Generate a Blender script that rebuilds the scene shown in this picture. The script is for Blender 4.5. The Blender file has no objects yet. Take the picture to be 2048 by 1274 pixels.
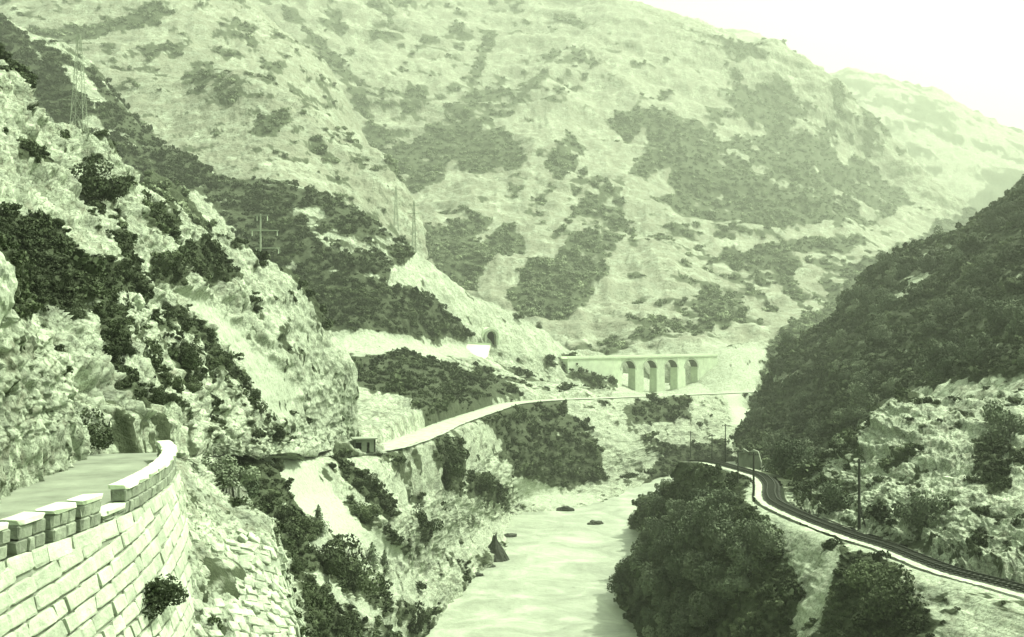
import bpy, bmesh, math, random
import numpy as np
from mathutils import Vector, Matrix, Euler
random.seed(7); rng = np.random.default_rng(7)
S = bpy.context.scene; COL = S.collection

# ------------------------------------------------------------------ camera, sky, sun, exposure
F = 2196.0; CX = 1024.0; HY = 660.0           # focal length in photo pixels, principal column, horizon row
cam = bpy.data.cameras.new('camera'); co = bpy.data.objects.new('camera', cam); COL.objects.link(co)
co.location = (0, 0, 0); co.rotation_euler = (math.radians(90), 0, 0)
cam.sensor_width = 36; cam.lens = 36 * F / 2048; cam.shift_y = (HY - 637) / 2048
cam.clip_start = 0.5; cam.clip_end = 12000; S.camera = co
TO_SUN = Vector((0.50, 0.16, 0.82)).normalized()
elev = math.asin(TO_SUN.z); azim = math.atan2(TO_SUN.x, TO_SUN.y)
W = bpy.data.worlds.new('World'); S.world = W; W.use_nodes = True
nt = W.node_tree; bg = nt.nodes['Background']
sky = nt.nodes.new('ShaderNodeTexSky'); sky.sky_type = 'NISHITA'; sky.sun_disc = False
sky.sun_elevation = elev; sky.sun_rotation = azim; sky.dust_density = 6.0; sky.air_density = 1.0
hs = nt.nodes.new('ShaderNodeHueSaturation'); hs.inputs['Saturation'].default_value = 0.12
mx = nt.nodes.new('ShaderNodeMix'); mx.data_type = 'RGBA'; mx.blend_type = 'MULTIPLY'; mx.inputs[0].default_value = 1
mx.inputs[7].default_value = (0.92, 1.0, 0.85, 1)
nt.links.new(sky.outputs[0], hs.inputs['Color']); nt.links.new(hs.outputs[0], mx.inputs[6]); nt.links.new(mx.outputs[2], bg.inputs[0])
bg.inputs[1].default_value = 0.15
sl = bpy.data.lights.new('sun', 'SUN'); sl.energy = 4.2; sl.angle = math.radians(0.6); sl.color = (1.0, 0.995, 0.88)
so = bpy.data.objects.new('sun', sl); COL.objects.link(so); so.rotation_euler = (-TO_SUN).to_track_quat('-Z', 'Y').to_euler()
so.location = (60, 40, 300)
S.view_settings.view_transform = 'Standard'; S.view_settings.look = 'None'; S.view_settings.gamma = 1
S.view_settings.exposure = 0.96; S.view_settings.use_curve_mapping = False
S.cycles.use_denoising = True
S.cycles.max_bounces = 5; S.cycles.diffuse_bounces = 2; S.cycles.glossy_bounces = 2; S.cycles.volume_bounces = 0
S.cycles.transparent_max_bounces = 6; S.cycles.use_adaptive_sampling = True; S.cycles.adaptive_threshold = 0.02

# ------------------------------------------------------------------ small helpers
def at(px, py, d):                             # photo pixel + distance -> point in the valley
    return ((px - CX) / F * d, d, -(py - HY) / F * d)
def proj(P):
    d = np.maximum(P[..., 1], 1.0)
    return CX + F * P[..., 0] / d, HY - F * P[..., 2] / d
def tag(o, label=None, cat=None, group=None, kind=None):
    if label: o['label'] = label
    if cat: o['category'] = cat
    if group: o['group'] = group
    if kind: o['kind'] = kind
    return o
def empty(name, loc, rz=0, **k):
    o = bpy.data.objects.new(name, None); COL.objects.link(o); o.location = loc; o.rotation_euler = (0, 0, rz)
    return tag(o, **k)
def mesh_obj(name, verts, faces, mat, parent=None, smooth=False):
    me = bpy.data.meshes.new(name); me.from_pydata([tuple(v) for v in verts], [], faces); me.update()
    if smooth:
        me.polygons.foreach_set('use_smooth', [True] * len(me.polygons))
    me.materials.append(mat)
    o = bpy.data.objects.new(name, me); COL.objects.link(o)
    if parent: o.parent = parent
    return o
def link_mesh(name, me, parent=None, loc=(0, 0, 0), rot=(0, 0, 0), sc=(1, 1, 1)):
    o = bpy.data.objects.new(name, me); COL.objects.link(o); o.parent = parent
    o.location = loc; o.rotation_euler = rot; o.scale = sc
    return o
class MB:
    def __init__(s): s.v = []; s.f = []
    def box(s, c, size, M=None):
        b = len(s.v); x, y, z = [k / 2 for k in size]
        for sx, sy, sz in ((-1,-1,-1),(1,-1,-1),(1,1,-1),(-1,1,-1),(-1,-1,1),(1,-1,1),(1,1,1),(-1,1,1)):
            p = Vector((sx*x, sy*y, sz*z))
            if M is not None: p = M @ p
            s.v.append(tuple(p + Vector(c)))
        for q in ((0,3,2,1),(4,5,6,7),(0,1,5,4),(1,2,6,5),(2,3,7,6),(3,0,4,7)): s.f.append(tuple(b + k for k in q))
        return s
    def bar(s, a, b_, r0, r1=None, n=6):
        r1 = r0 if r1 is None else r1
        a = Vector(a); b_ = Vector(b_); ax = (b_ - a).normalized()
        u = ax.orthogonal().normalized(); w = ax.cross(u); k = len(s.v)
        for p, r in ((a, r0), (b_, r1)):
            for i in range(n):
                t = 2*math.pi*i/n; s.v.append(tuple(p + u*(r*math.cos(t)) + w*(r*math.sin(t))))
        for i in range(n): j = (i+1) % n; s.f.append((k+i, k+j, k+n+j, k+n+i))
        s.f.append(tuple(k+i for i in reversed(range(n)))); s.f.append(tuple(k+n+i for i in range(n)))
        return s
    def build(s, name, mat, parent=None): return mesh_obj(name, s.v, s.f, mat, parent)

# vectorised value noise
def _h(x, y, z, seed):
    with np.errstate(over='ignore'):
        h = (x*np.uint32(374761393) + y*np.uint32(668265263) + z*np.uint32(2246822519) + np.uint32(seed*3266489917 & 0xffffffff))
        h = (h ^ (h >> np.uint32(13))) * np.uint32(1274126177); h = h ^ (h >> np.uint32(16))
    return h.astype(np.float32) * np.float32(2/4294967295.0) - 1
def vnoise(P, seed=0):
    P = P.astype(np.float32); I = np.floor(P); f = P - I; f = f*f*f*(f*(f*6-15)+10)
    I = I.astype(np.int64).astype(np.uint32); x, y, z = I[..., 0], I[..., 1], I[..., 2]; o = np.uint32(1)
    fx, fy, fz = f[..., 0], f[..., 1], f[..., 2]
    L = lambda a, b, t: a + (b - a)*t
    with np.errstate(over='ignore'):
        x1, y1, z1 = x+o, y+o, z+o
    return L(L(L(_h(x,y,z,seed), _h(x1,y,z,seed), fx), L(_h(x,y1,z,seed), _h(x1,y1,z,seed), fx), fy),
             L(L(_h(x,y,z1,seed), _h(x1,y,z1,seed), fx), L(_h(x,y1,z1,seed), _h(x1,y1,z1,seed), fx), fy), fz)
def fbm(P, lam, octv, seed=0, ridged=False, gain=0.5):
    a, t, n = 1.0, 0, 0
    for k in range(octv):
        v = vnoise(P*(2.03**k/lam) + 17.3*k, seed+k)
        if ridged: v = 1 - 2*np.abs(v)
        t = t + a*v; n += a; a *= gain
    return t/n

# ------------------------------------------------------------------ materials
def new_mat(name):
    m = bpy.data.materials.new(name); m.use_nodes = True
    t = m.node_tree; b = t.nodes['Principled BSDF']; b.inputs['Roughness'].default_value = 0.95
    b.inputs['Specular IOR Level'].default_value = 0.15
    return m, t, b
def nnode(t, scale, detail=5, rough=0.6, vec=None):
    n = t.nodes.new('ShaderNodeTexNoise'); n.inputs['Scale'].default_value = scale
    n.inputs['Detail'].default_value = detail; n.inputs['Roughness'].default_value = rough
    if vec is not None: t.links.new(vec, n.inputs['Vector'])
    return n
def ramp(t, fac, stops):
    r = t.nodes.new('ShaderNodeValToRGB'); e = r.color_ramp.elements
    e[0].position, e[0].color = stops[0][0], (*stops[0][1], 1); e[1].position, e[1].color = stops[-1][0], (*stops[-1][1], 1)
    for p, c in stops[1:-1]:
        k = e.new(p); k.color = (*c, 1)
    t.links.new(fac, r.inputs[0]); return r
def mixc(t, fac, a, b, mode='MIX'):
    m = t.nodes.new('ShaderNodeMix'); m.data_type = 'RGBA'; m.blend_type = mode
    for s, v in ((0, fac), (6, a), (7, b)):
        if hasattr(v, 'links'): t.links.new(v, m.inputs[s])
        else: m.inputs[s].default_value = v if s == 0 else (*v, 1)
    return m.outputs[2]
TINT = (0.85, 1.0, 0.71)
def g(v, t=TINT): return (v*t[0], v*t[1], v*t[2])

def simple(name, lo, hi, scale=1.5, rough=0.95, bump=0.0, tint=TINT):
    m, t, b = new_mat(name); geo = t.nodes.new('ShaderNodeNewGeometry'); oi = t.nodes.new('ShaderNodeObjectInfo')
    n = nnode(t, scale, 6, 0.65, geo.outputs['Position'])
    r = ramp(t, n.outputs[0], [(0.32, g(lo, tint)), (0.68, g(hi, tint))])
    mr = t.nodes.new('ShaderNodeMapRange'); mr.inputs[3].default_value = 0.78; mr.inputs[4].default_value = 1.12
    t.links.new(oi.outputs['Random'], mr.inputs[0])
    t.links.new(mixc(t, 1.0, r.outputs[0], mr.outputs[0], 'MULTIPLY'), b.inputs['Base Color'])
    b.inputs['Roughness'].default_value = rough
    if bump:
        bp = t.nodes.new('ShaderNodeBump'); bp.inputs['Strength'].default_value = bump; bp.inputs['Distance'].default_value = 0.1
        n2 = nnode(t, scale*4, 6, 0.7, geo.outputs['Position']); t.links.new(n2.outputs[0], bp.inputs['Height']); t.links.new(bp.outputs[0], b.inputs['Normal'])
    return m
def terrain_mat(name, lam):                    # lam: size in metres of the smallest rock pattern worth showing
    m, t, b = new_mat(name); geo = t.nodes.new('ShaderNodeNewGeometry'); P = geo.outputs['Position']
    av = t.nodes.new('ShaderNodeAttribute'); av.attribute_name = 'veg'
    ab = t.nodes.new('ShaderNodeAttribute'); ab.attribute_name = 'bare'
    n1 = nnode(t, 0.12/lam, 8, 0.68, P); n2 = nnode(t, 0.9/lam, 6, 0.7, P)
    rock = ramp(t, n1.outputs[0], [(0.30, g(0.17)), (0.44, g(0.33)), (0.58, g(0.47)), (0.72, g(0.58))])
    sp = ramp(t, n2.outputs[0], [(0.36, g(0.5, (1, 1, .95))), (0.50, (0.95, 0.95, 0.95)), (0.7, (1.12, 1.12, 1.1))])
    rc = mixc(t, 1.0, rock.outputs[0], sp.outputs[0], 'MULTIPLY')
    n4 = nnode(t, 0.32/lam, 7, 0.72, P)          # thin grass and herbs between the rocks
    gr = ramp(t, n4.outputs[0], [(0.51, (0, 0, 0)), (0.65, (1, 1, 1))] if lam < 2.5 else [(0.38, (.15, .15, .15)), (0.56, (1, 1, 1))])
    rc = mixc(t, gr.outputs[0], rc, mixc(t, n2.outputs[0], (0.12, 0.14, 0.085), (0.27, 0.29, 0.21)))
    n5 = nnode(t, 1.7/lam, 3, 0.6, P)            # dark tufts and cracks
    tf = ramp(t, n5.outputs[0], [(0.60, (0, 0, 0)), (0.68, (1, 1, 1))])
    rc = mixc(t, tf.outputs[0], rc, (0.075, 0.09, 0.055))
    if lam < 2.5:
        mpn = t.nodes.new('ShaderNodeVectorMath'); mpn.operation = 'MULTIPLY_ADD'; t.links.new(n2.outputs['Color'], mpn.inputs[0]); mpn.inputs[1].default_value = (lam*1.3,)*3; t.links.new(P, mpn.inputs[2])
        sc_ = t.nodes.new('ShaderNodeMapping'); sc_.inputs['Scale'].default_value = (1, 1, 1.7); t.links.new(mpn.outputs[0], sc_.inputs[0])
        vo = t.nodes.new('ShaderNodeTexVoronoi'); vo.feature = 'DISTANCE_TO_EDGE'; vo.inputs['Scale'].default_value = 0.36/lam; t.links.new(sc_.outputs[0], vo.inputs['Vector'])
        ck = ramp(t, vo.outputs['Distance'], [(0.0, (.30, .32, .27)), (0.035, (.75, .76, .73)), (0.09, (1, 1, 1))])
        rc = mixc(t, 0.8, rc, ck.outputs[0], 'MULTIPLY')
    bare = ramp(t, n2.outputs[0], [(0.28, g(0.22)), (0.42, g(0.36)), (0.7, g(0.48))])
    rc = mixc(t, ab.outputs['Fac'], rc, bare.outputs[0])
    n3 = nnode(t, 0.5/lam, 6, 0.7, P)
    kf = 1.2 if lam > 2 else 1.0  # far scrub ground lightened too, haze put into its colour
    vg = ramp(t, n3.outputs[0], [(0.3, (0.026*kf, 0.036*kf, 0.016*kf)), (0.55, (0.050*kf, 0.066*kf, 0.034*kf)), (0.75, (0.09*kf, 0.115*kf, 0.065*kf))])
    ad = t.nodes.new('ShaderNodeMath'); ad.operation = 'MULTIPLY_ADD'; t.links.new(n3.outputs[0], ad.inputs[0]); ad.inputs[1].default_value = 0.9
    t.links.new(av.outputs['Fac'], ad.inputs[2])
    mr = t.nodes.new('ShaderNodeMapRange'); mr.inputs[1].default_value = 0.78; mr.inputs[2].default_value = 1.12; t.links.new(ad.outputs[0], mr.inputs[0])
    t.links.new(mixc(t, mr.outputs[0], rc, vg.outputs[0]), b.inputs['Base Color'])
    bp = t.nodes.new('ShaderNodeBump'); bp.inputs['Strength'].default_value = 0.75; bp.inputs['Distance'].default_value = lam*0.9
    t.links.new(n2.outputs[0], bp.inputs['Height']); t.links.new(bp.outputs[0], b.inputs['Normal'])
    return m
M_T = {k: terrain_mat('rocky_ground_' + k, v) for k, v in (('near', 0.35), ('mid', 1.0), ('far', 3.0))}
def leaf_mat(name, lo, hi):
    m, t, b = new_mat(name); oi = t.nodes.new('ShaderNodeObjectInfo')
    r = ramp(t, oi.outputs['Random'], [(0.0, lo), (1.0, hi)])
    geo = t.nodes.new('ShaderNodeNewGeometry'); n = nnode(t, 0.09, 5, 0.65, geo.outputs['Position'])
    r2 = ramp(t, n.outputs[0], [(0.36, (.62, .62, .62)), (0.5, (1, 1, 1)), (0.66, (1.9, 1.85, 1.9))])
    t.links.new(mixc(t, 1.0, r.outputs[0], r2.outputs[0], 'MULTIPLY'), b.inputs['Base Color'])
    return m
M_LEAF = leaf_mat('scrub_leaves', (0.030, 0.044, 0.019), (0.066, 0.088, 0.044))
M_LEAFD = leaf_mat('dark_leaves', (0.050, 0.070, 0.038), (0.115, 0.145, 0.088))
M_LEAFP = leaf_mat('hazed_scrub_leaves', (0.11, 0.14, 0.08), (0.19, 0.235, 0.14))  # paler leaves for far scrub, distance haze put into their colour
M_BARK = simple('bark', 0.05, 0.10, 4)
M_STONE = simple('wall_stone', 0.33, 0.56, 1.6, bump=0.8)
M_RUBBLE = simple('rubble_stone', 0.22, 0.56, 2.2, bump=0.6)
M_MORTAR = simple('wall_joint', 0.13, 0.24, 3.0)
M_CAP = simple('whitewashed_cap', 0.60, 0.76, 3.0, bump=0.3)
M_PARA = simple('parapet_stone', 0.17, 0.34, 2.6, bump=0.5)
M_ROAD = simple('road_surface', 0.19, 0.36, 0.45, bump=0.25)
M_VERGE = simple('road_dust', 0.26, 0.50, 0.7, bump=0.3)
M_MASON = simple('viaduct_masonry', 0.56, 0.76, 0.5, bump=0.3)
M_SOFFIT = simple('shaded_soffit', 0.06, 0.14, 0.6)  # dark tone stands in for the shade under the arches
M_PALE = simple('pale_wall', 0.64, 0.80, 0.4)
M_BALLAST = simple('dark_ballast', 0.018, 0.045, 6.0)
M_SHOULD = simple('pale_shoulder', 0.30, 0.56, 1.5)
M_STEEL = simple('rail_steel', 0.035, 0.07, 3.0, rough=0.5)
M_WOOD = simple('dark_pole_wood', 0.03, 0.06, 5.0)
M_POLE = simple('pale_pole', 0.34, 0.44, 3.0)
M_DARK = simple('dark_boards', 0.05, 0.10, 5.0)
M_VOID = simple('dark_inside', 0.006, 0.012, 1.0)  # near-black, paints the darkness inside the hut opening and the tunnel
M_CUT = simple('pale_cutting_face', 0.20, 0.36, 0.5, bump=0.5)
M_GREY = simple('grey_cutting_wall', 0.20, 0.34, 0.7, bump=0.4)
M_WETROCK = simple('wet_dark_rock', 0.035, 0.08, 2.0, bump=0.5)

# ------------------------------------------------------------------ vegetation, bare ground and some shade drawn as scrub, as plan of the slopes
STEP = 4; X0, Y0, NX, NY = -200, -200, 620, 420
GX, GY = np.meshgrid(X0 + STEP*np.arange(NX), Y0 + STEP*np.arange(NY))
VEG = np.full((NY, NX), np.nan, np.float32); BARE = np.zeros((NY, NX), np.float32)
def poly_mask(pts):
    xs = [p[0] for p in pts]; ys = [p[1] for p in pts]
    i0, i1 = max(0, int((min(xs)-X0)/STEP)), min(NX, int((max(xs)-X0)/STEP)+2)
    j0, j1 = max(0, int((min(ys)-Y0)/STEP)), min(NY, int((max(ys)-Y0)/STEP)+2)
    gx, gy = GX[j0:j1, i0:i1], GY[j0:j1, i0:i1]; ins = np.zeros(gx.shape, bool)
    for k in range(len(pts)):
        (x1, y1), (x2, y2) = pts[k-1], pts[k]
        if y1 == y2: continue
        ins ^= ((y1 > gy) != (y2 > gy)) & (gx < (x2-x1)*(gy-y1)/(y2-y1)+x1)
    return (slice(j0, j1), slice(i0, i1)), ins
def veg(d, *pts, bare=0.0):
    sl_, ins = poly_mask(pts); VEG[sl_][ins] = d; BARE[sl_][ins] = bare
exec_polys = []
# far mountain
veg(.36, (380,-200),(1250,-200),(1700,130),(1900,420),(1700,800),(1000,800),(640,500),(560,30))
veg(.22, (700,-100),(1200,-20),(1480,80),(1380,130),(1100,120),(900,60))
veg(.80, (560,20),(610,50),(665,125),(745,235),(830,300),(790,345),(705,270),(640,165))
veg(.55, (680,140),(740,80),(770,20),(790,30),(760,90),(700,150))
veg(.55, (930,150),(980,60),(1000,70),(960,150))
veg(.72, (740,290),(860,250),(1000,262),(1040,300),(1000,350),(900,372),(830,400),(790,350))
veg(.15, (760,285),(850,268),(850,290),(780,300))
veg(.10, (800,405),(870,385),(1000,368),(1010,392),(900,412),(830,428))
veg(.45, (690,180),(800,150),(1000,150),(1150,180),(1040,260),(880,245),(760,270))
veg(.08, (1030,275),(1100,235),(1190,185),(1260,190),(1200,280),(1060,300))
veg(.12, (1180,190),(1400,140),(1480,190),(1400,240),(1260,230))
veg(.85, (1240,245),(1330,225),(1440,275),(1560,265),(1650,300),(1740,330),(1830,400),(1760,450),(1640,460),(1500,450),(1380,445),(1280,400),(1250,330))
veg(.70, (1440,110),(1500,95),(1560,150),(1620,230),(1570,270),(1480,240),(1450,170))
veg(.05, (1425,250),(1480,245),(1485,275),(1440,285)); veg(.05, (1665,330),(1690,290),(1708,320),(1690,345))
veg(.05, (1360,195),(1410,190),(1400,235),(1360,225)); veg(.05, (1480,120),(1540,130),(1550,170),(1500,180))
veg(.08, (1215,300),(1290,262),(1275,320),(1240,370),(1195,345))
veg(.85, (1080,340),(1135,262),(1172,300),(1185,360),(1120,375))  # shaded side of the crag, its darkness put in as scrub cover
veg(.75, (1000,330),(1030,290),(1060,330),(1050,400),(1010,390))
veg(.62, (1060,380),(1250,360),(1260,460),(1120,480),(1040,440))
veg(.15, (1080,420),(1130,370),(1140,400),(1100,480)); veg(.15, (950,440),(1010,400),(1050,410),(980,470))
veg(.88, (850,470),(1000,440),(1060,480),(960,580),(880,545))
veg(.15, (960,560),(1030,500),(1060,520),(1000,600))
veg(.96, (1020,605),(1060,530),(1150,470),(1235,470),(1220,560),(1190,600),(1120,640),(1080,650))
veg(.40, (1250,460),(1420,450),(1460,560),(1520,680),(1400,700),(1180,700),(1120,660),(1200,600))
veg(.12, (1250,400),(1330,360),(1360,380),(1280,410)); veg(.2, (1280,520),(1480,500),(1480,560),(1300,570))
veg(.12, (1500,440),(1620,450),(1700,450),(1700,480),(1560,490),(1470,500))
veg(.78, (1450,510),(1560,480),(1650,470),(1700,485),(1690,520),(1580,530),(1610,640),(1580,650),(1540,590),(1460,560))
veg(.10, (1520,570),(1560,580),(1600,640),(1560,690),(1500,640))
veg(.72, (1290,660),(1400,620),(1440,650),(1400,700),(1290,705)); veg(.8, (1390,580),(1470,610),(1515,665),(1490,672),(1400,620))
veg(.15, (1090,650),(1190,610),(1280,640),(1270,700),(1150,700))
veg(.18, (1740,330),(1830,350),(1900,400),(1900,470),(1760,560),(1700,560),(1730,470),(1830,400))
veg(.04, (1410,700),(1500,690),(1560,720),(1520,800),(1380,790),(1400,740), bare=.6)
veg(.06, (1420,800),(1480,800),(1500,850),(1450,860), bare=1)
for (a, b, c, d, w, v) in ((1000,90,900,185,11,.75),(1120,120,1010,245,12,.72),(860,60,790,170,12,.7),(1350,180,1235,255,12,.75),(1480,560,1560,650,12,.8),(1640,560,1700,650,12,.75),(720,330,840,345,14,.7),(1020,150,960,200,9,.7),(1230,120,1150,180,9,.6),
    (1255,200,1120,245,11,.04),(1205,290,1100,405,10,.04),(1090,360,955,475,11,.05),(1165,400,1085,485,9,.05),(1000,400,815,440,10,.04),(1500,430,1280,470,9,.05),(1705,462,1480,505,11,.04),(1340,340,1250,405,11,.04),(760,110,700,170,12,.05),(960,120,860,190,12,.06),(1440,190,1360,235,12,.04),(1560,600,1480,560,10,.06),(1290,520,1190,590,10,.08),(640,150,720,250,9,.1)):
    n_ = 5
    for q_ in range(n_):
        f0, f1 = q_/n_, (q_+1)/n_+.03; o_ = random.uniform(-7, 7); w_ = w*random.uniform(.5, 1.3)
        xa, ya, xb, yb = a+(c-a)*f0, b+(d-b)*f0+o_, a+(c-a)*f1, b+(d-b)*f1+o_
        veg(v, (xa, ya-w_), (xb, yb-w_), (xb, yb+w_), (xa, ya+w_))
# far right ridge
veg(.45, (1600,130),(1760,150),(1960,230),(2250,330),(2250,420),(1950,420),(1800,330),(1700,260))
# left middle hill
veg(.26, (-200,-200),(480,-60),(560,40),(660,150),(740,290),(820,400),(840,520),(640,480),(400,400),(260,240),(120,100),(-200,60))
veg(.8, (40,60),(150,55),(230,45),(290,20),(345,35),(300,52),(230,64),(150,82),(80,78))
veg(.5, (0,-60),(200,-60),(330,-10),(200,5),(0,10))
veg(.6, (200,120),(260,108),(330,90),(380,96),(370,116),(300,122),(220,128))
veg(.62, (405,90),(430,65),(470,45),(510,50),(520,110),(480,122),(430,110))
veg(.6, (362,197),(370,140),(400,128),(440,150),(530,180),(520,197),(440,197))
veg(.88, (498,285),(520,235),(560,220),(585,240),(545,288)); veg(.7, (510,150),(560,130),(570,158),(535,170))
veg(.5, (600,130),(640,180),(680,240),(640,230),(560,170))
veg(.45, (600,280),(660,270),(700,320),(640,340))
# dark wooded slope and lit spur
veg(.98, (-200,10),(0,50),(60,80),(140,110),(200,150),(260,230),(330,300),(400,345),(420,375),(560,372),(650,405),(720,440),(800,500),(840,525),(780,545),(780,580),(830,590),(870,620),(930,660),(935,688),(850,674),(660,668),(600,600),(480,560),(0,560),(-200,400))
veg(.06, (105,120),(150,140),(185,180),(203,205),(200,217),(170,205),(130,160)); veg(.2, (265,268),(295,290),(290,296),(270,285))
veg(.35, (150,230),(190,245),(215,285),(235,300),(190,290)); veg(.2, (55,85),(85,115),(75,118),(50,95))
veg(.12, (365,388),(400,398),(475,480),(450,480),(390,432))
veg(.55, (575,430),(640,420),(730,490),(760,530),(700,525),(650,510)); veg(.3, (725,440),(790,430),(835,512),(770,500))
veg(.06, (775,565),(800,545),(830,518),(930,580),(1040,632),(1145,698),(1130,720),(1000,705),(940,668),(870,605), bare=.35)
veg(.10, (655,670),(760,670),(900,690),(960,690),(940,722),(800,715),(690,728),(640,705), bare=.7)
veg(.98, (540,690),(600,715),(650,740),(720,728),(800,722),(900,735),(980,745),(1005,790),(960,812),(900,832),(850,842),(800,800),(740,790),(650,760))
veg(.50, (975,730),(1060,715),(1240,740),(1240,785),(1060,792),(1000,790))
veg(.05, (770,880),(800,810),(860,845),(900,838),(830,868))
# near left rocky hill
veg(.16, (-200,0),(0,110),(80,230),(150,290),(230,320),(300,410),(450,490),(560,545),(630,610),(660,690),(705,740),(705,900),(-200,1000))
veg(.98, (-200,470),(0,475),(60,490),(140,540),(210,560),(230,600),(222,690),(230,860),(170,840),(140,740),(100,690),(60,640),(20,640),(-200,640))
veg(.10, (60,650),(100,640),(125,680),(110,700))
veg(.9, (160,372),(225,370),(235,400),(170,408)); veg(.9, (255,430),(290,410),(335,440),(335,485),(270,490))
veg(.9, (190,490),(240,478),(240,565),(190,540)); veg(.85, (0,300),(60,310),(95,335),(40,345),(0,340)); veg(.8, (40,215),(60,220),(60,245),(40,240))
veg(.8, (140,425),(195,430),(185,470),(140,460)); veg(.85, (50,310),(90,315),(90,345),(55,345))
veg(.95, (250,560),(330,500),(400,480),(460,530),(472,560),(420,575),(340,580),(280,590))
veg(.15, (330,600),(345,560),(370,540),(380,580))
veg(.98, (290,622),(340,630),(388,664),(440,712),(474,772),(496,806),(560,860),(560,890),(520,875),(470,805),(430,745),(370,690),(305,655))
veg(.0, (318,588),(360,588),(412,600),(464,642),(500,690),(565,740),(600,780),(575,838),(530,826),(492,762),(462,705),(405,650),(350,618), bare=1)
veg(.55, (540,640),(580,690),(650,735),(700,790),(600,725),(530,690))
veg(.40, (210,640),(290,640),(400,720),(520,830),(560,900),(220,900)); veg(.5, (330,740),(380,740),(390,790),(340,790))
veg(.7, (200,700),(230,700),(260,890),(190,880))
veg(.25, (560,850),(700,820),(705,905),(560,905))
# left river bank
veg(.24, (300,905),(770,900),(1000,815),(1450,795),(1480,915),(1330,950),(1000,1080),(900,1200),(880,1300),(560,1300),(540,1040))
veg(.0, (500,925),(600,915),(650,960),(760,1060),(820,1095),(810,1140),(700,1090),(600,1040),(530,990), bare=1)
veg(.98, (408,925),(470,915),(545,965),(580,1030),(620,1070),(540,1040),(450,985))
veg(.98, (640,910),(690,912),(740,960),(795,1045),(760,1035),(690,972))
veg(.80, (545,1045),(600,1060),(690,1140),(760,1190),(860,1240),(930,1290),(600,1290),(560,1160))
veg(.05, (560,1120),(640,1160),(720,1210),(820,1274),(790,1274),(690,1215),(600,1165), bare=.6)
veg(.05, (740,1120),(800,1120),(840,1160),(800,1200),(740,1170), bare=.3)
veg(.95, (852,915),(885,888),(918,935),(920,995),(865,965)); veg(.9, (930,950),(1000,970),(1012,1005),(930,995))
veg(.95, (808,1022),(860,1020),(875,1048),(845,1072)); veg(.8, (760,930),(800,960),(840,1010),(800,1000))
veg(.04, (870,1040),(980,1060),(1000,1090),(960,1120),(860,1090), bare=.3)
veg(.98, (905,855),(960,826),(1050,810),(1120,812),(1160,855),(1190,915),(1205,960),(1100,978),(1030,942),(960,892))
veg(.9, (1250,812),(1370,806),(1382,842),(1250,852)); veg(.06, (1030,950),(1130,985),(1225,1000),(1100,1025),(1030,1005), bare=.8)
veg(.08, (1180,840),(1240,860),(1340,915),(1300,930),(1220,890), bare=.3); veg(.7, (1270,870),(1330,890),(1330,910),(1290,900))
veg(.3, (1210,970),(1330,935),(1340,955),(1230,990))
for (a, b, c, d, w, v, br_) in ((570,905,700,1010,10,.05,.5),(700,930,860,1040,14,.06,.4),(620,1090,700,1150,12,.05,.5),(700,1010,820,1110,12,.75,0),(830,1080,900,1150,14,.08,.4),(760,1160,880,1230,12,.06,.5),(770,900,850,960,12,.05,.4),(900,1000,1000,1060,10,.05,.4),(930,870,1000,900,12,.1,.2)):
    veg(v, (a, b-w), (c, d-w), (c+w, d+w), (a-w, b+w), bare=br_)
veg(.04, (1230,716),(1425,716),(1420,790),(1235,800), bare=.5)
# right bank
veg(.25, (1440,940),(1520,990),(1640,1050),(2250,1250),(2250,1400),(1500,1400))
veg(.98, (1330,900),(1440,885),(1480,940),(1505,1000),(1555,1070),(1600,1180),(1570,1300),(1230,1300),(1255,1160),(1310,1060),(1195,1040),(1205,1005),(1290,980))
veg(.05, (1495,985),(1560,1020),(1650,1075),(1640,1120),(1600,1170),(1585,1110),(1545,1060),(1500,1015), bare=.4)
veg(.05, (1600,1200),(1660,1120),(1740,1090),(1660,1180),(1640,1240),(1570,1270), bare=.4)
veg(.97, (1690,1105),(1780,1108),(1800,1180),(1860,1220),(1890,1300),(1640,1300),(1660,1190))
veg(.25, (1800,1130),(2100,1220),(2100,1300),(1880,1290),(1840,1180), bare=.2)
veg(.05, (1505,985),(1545,1015),(1620,1050),(1718,1085),(1800,1112),(1900,1150),(2060,1205),(2060,1235),(1900,1180),(1790,1140),(1700,1112),(1600,1075),(1530,1030), bare=.45)
# right hill
veg(.98, (2250,270),(2048,345),(1950,410),(1800,490),(1700,570),(1640,630),(1540,690),(1480,880),(1530,950),(1600,980),(1650,920),(1790,800),(1850,790),(1950,790),(2250,700))
veg(.30, (1765,600),(1830,535),(1900,490),(1905,505),(1800,605)); veg(.5, (2000,555),(2050,540),(2060,570),(2010,570)); veg(.45, (1550,750),(1590,740),(1600,760),(1560,790))
veg(.40, (1590,1000),(1650,925),(1710,870),(1800,795),(1870,850),(1850,960),(1880,1080),(2250,1180),(1700,1060))
veg(.05, (1710,890),(1740,850),(1790,797),(1812,812),(1785,880),(1755,960),(1725,950), bare=.2)
veg(.12, (1855,950),(1890,900),(1950,845),(2048,800),(2250,760),(2250,1180),(1900,1080),(1850,1000))
veg(.96, (1950,890),(2000,870),(2020,900),(2010,985),(1960,975)); veg(.8, (2020,900),(2060,900),(2060,950),(2030,950))
for (x1, y1, x2, y2) in ((1880,1010,2050,1050),(1860,1050,2060,1110),(1820,1075,2060,1165)):
    veg(.48, (x1,y1-8),(x2,y2-8),(x2,y2+9),(x1,y1+9))
veg(.05, (1790,990),(1815,960),(1810,1060),(1790,1060), bare=.3)
VEG = np.where(np.isnan(VEG), 0.3, VEG)
def blur(a, n):
    for _ in range(n):
        p = np.pad(a, 1, mode='edge'); a = (p[:-2,1:-1]+p[2:,1:-1]+p[1:-1,:-2]+p[1:-1,2:]+2*a)/6
    return a
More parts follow.
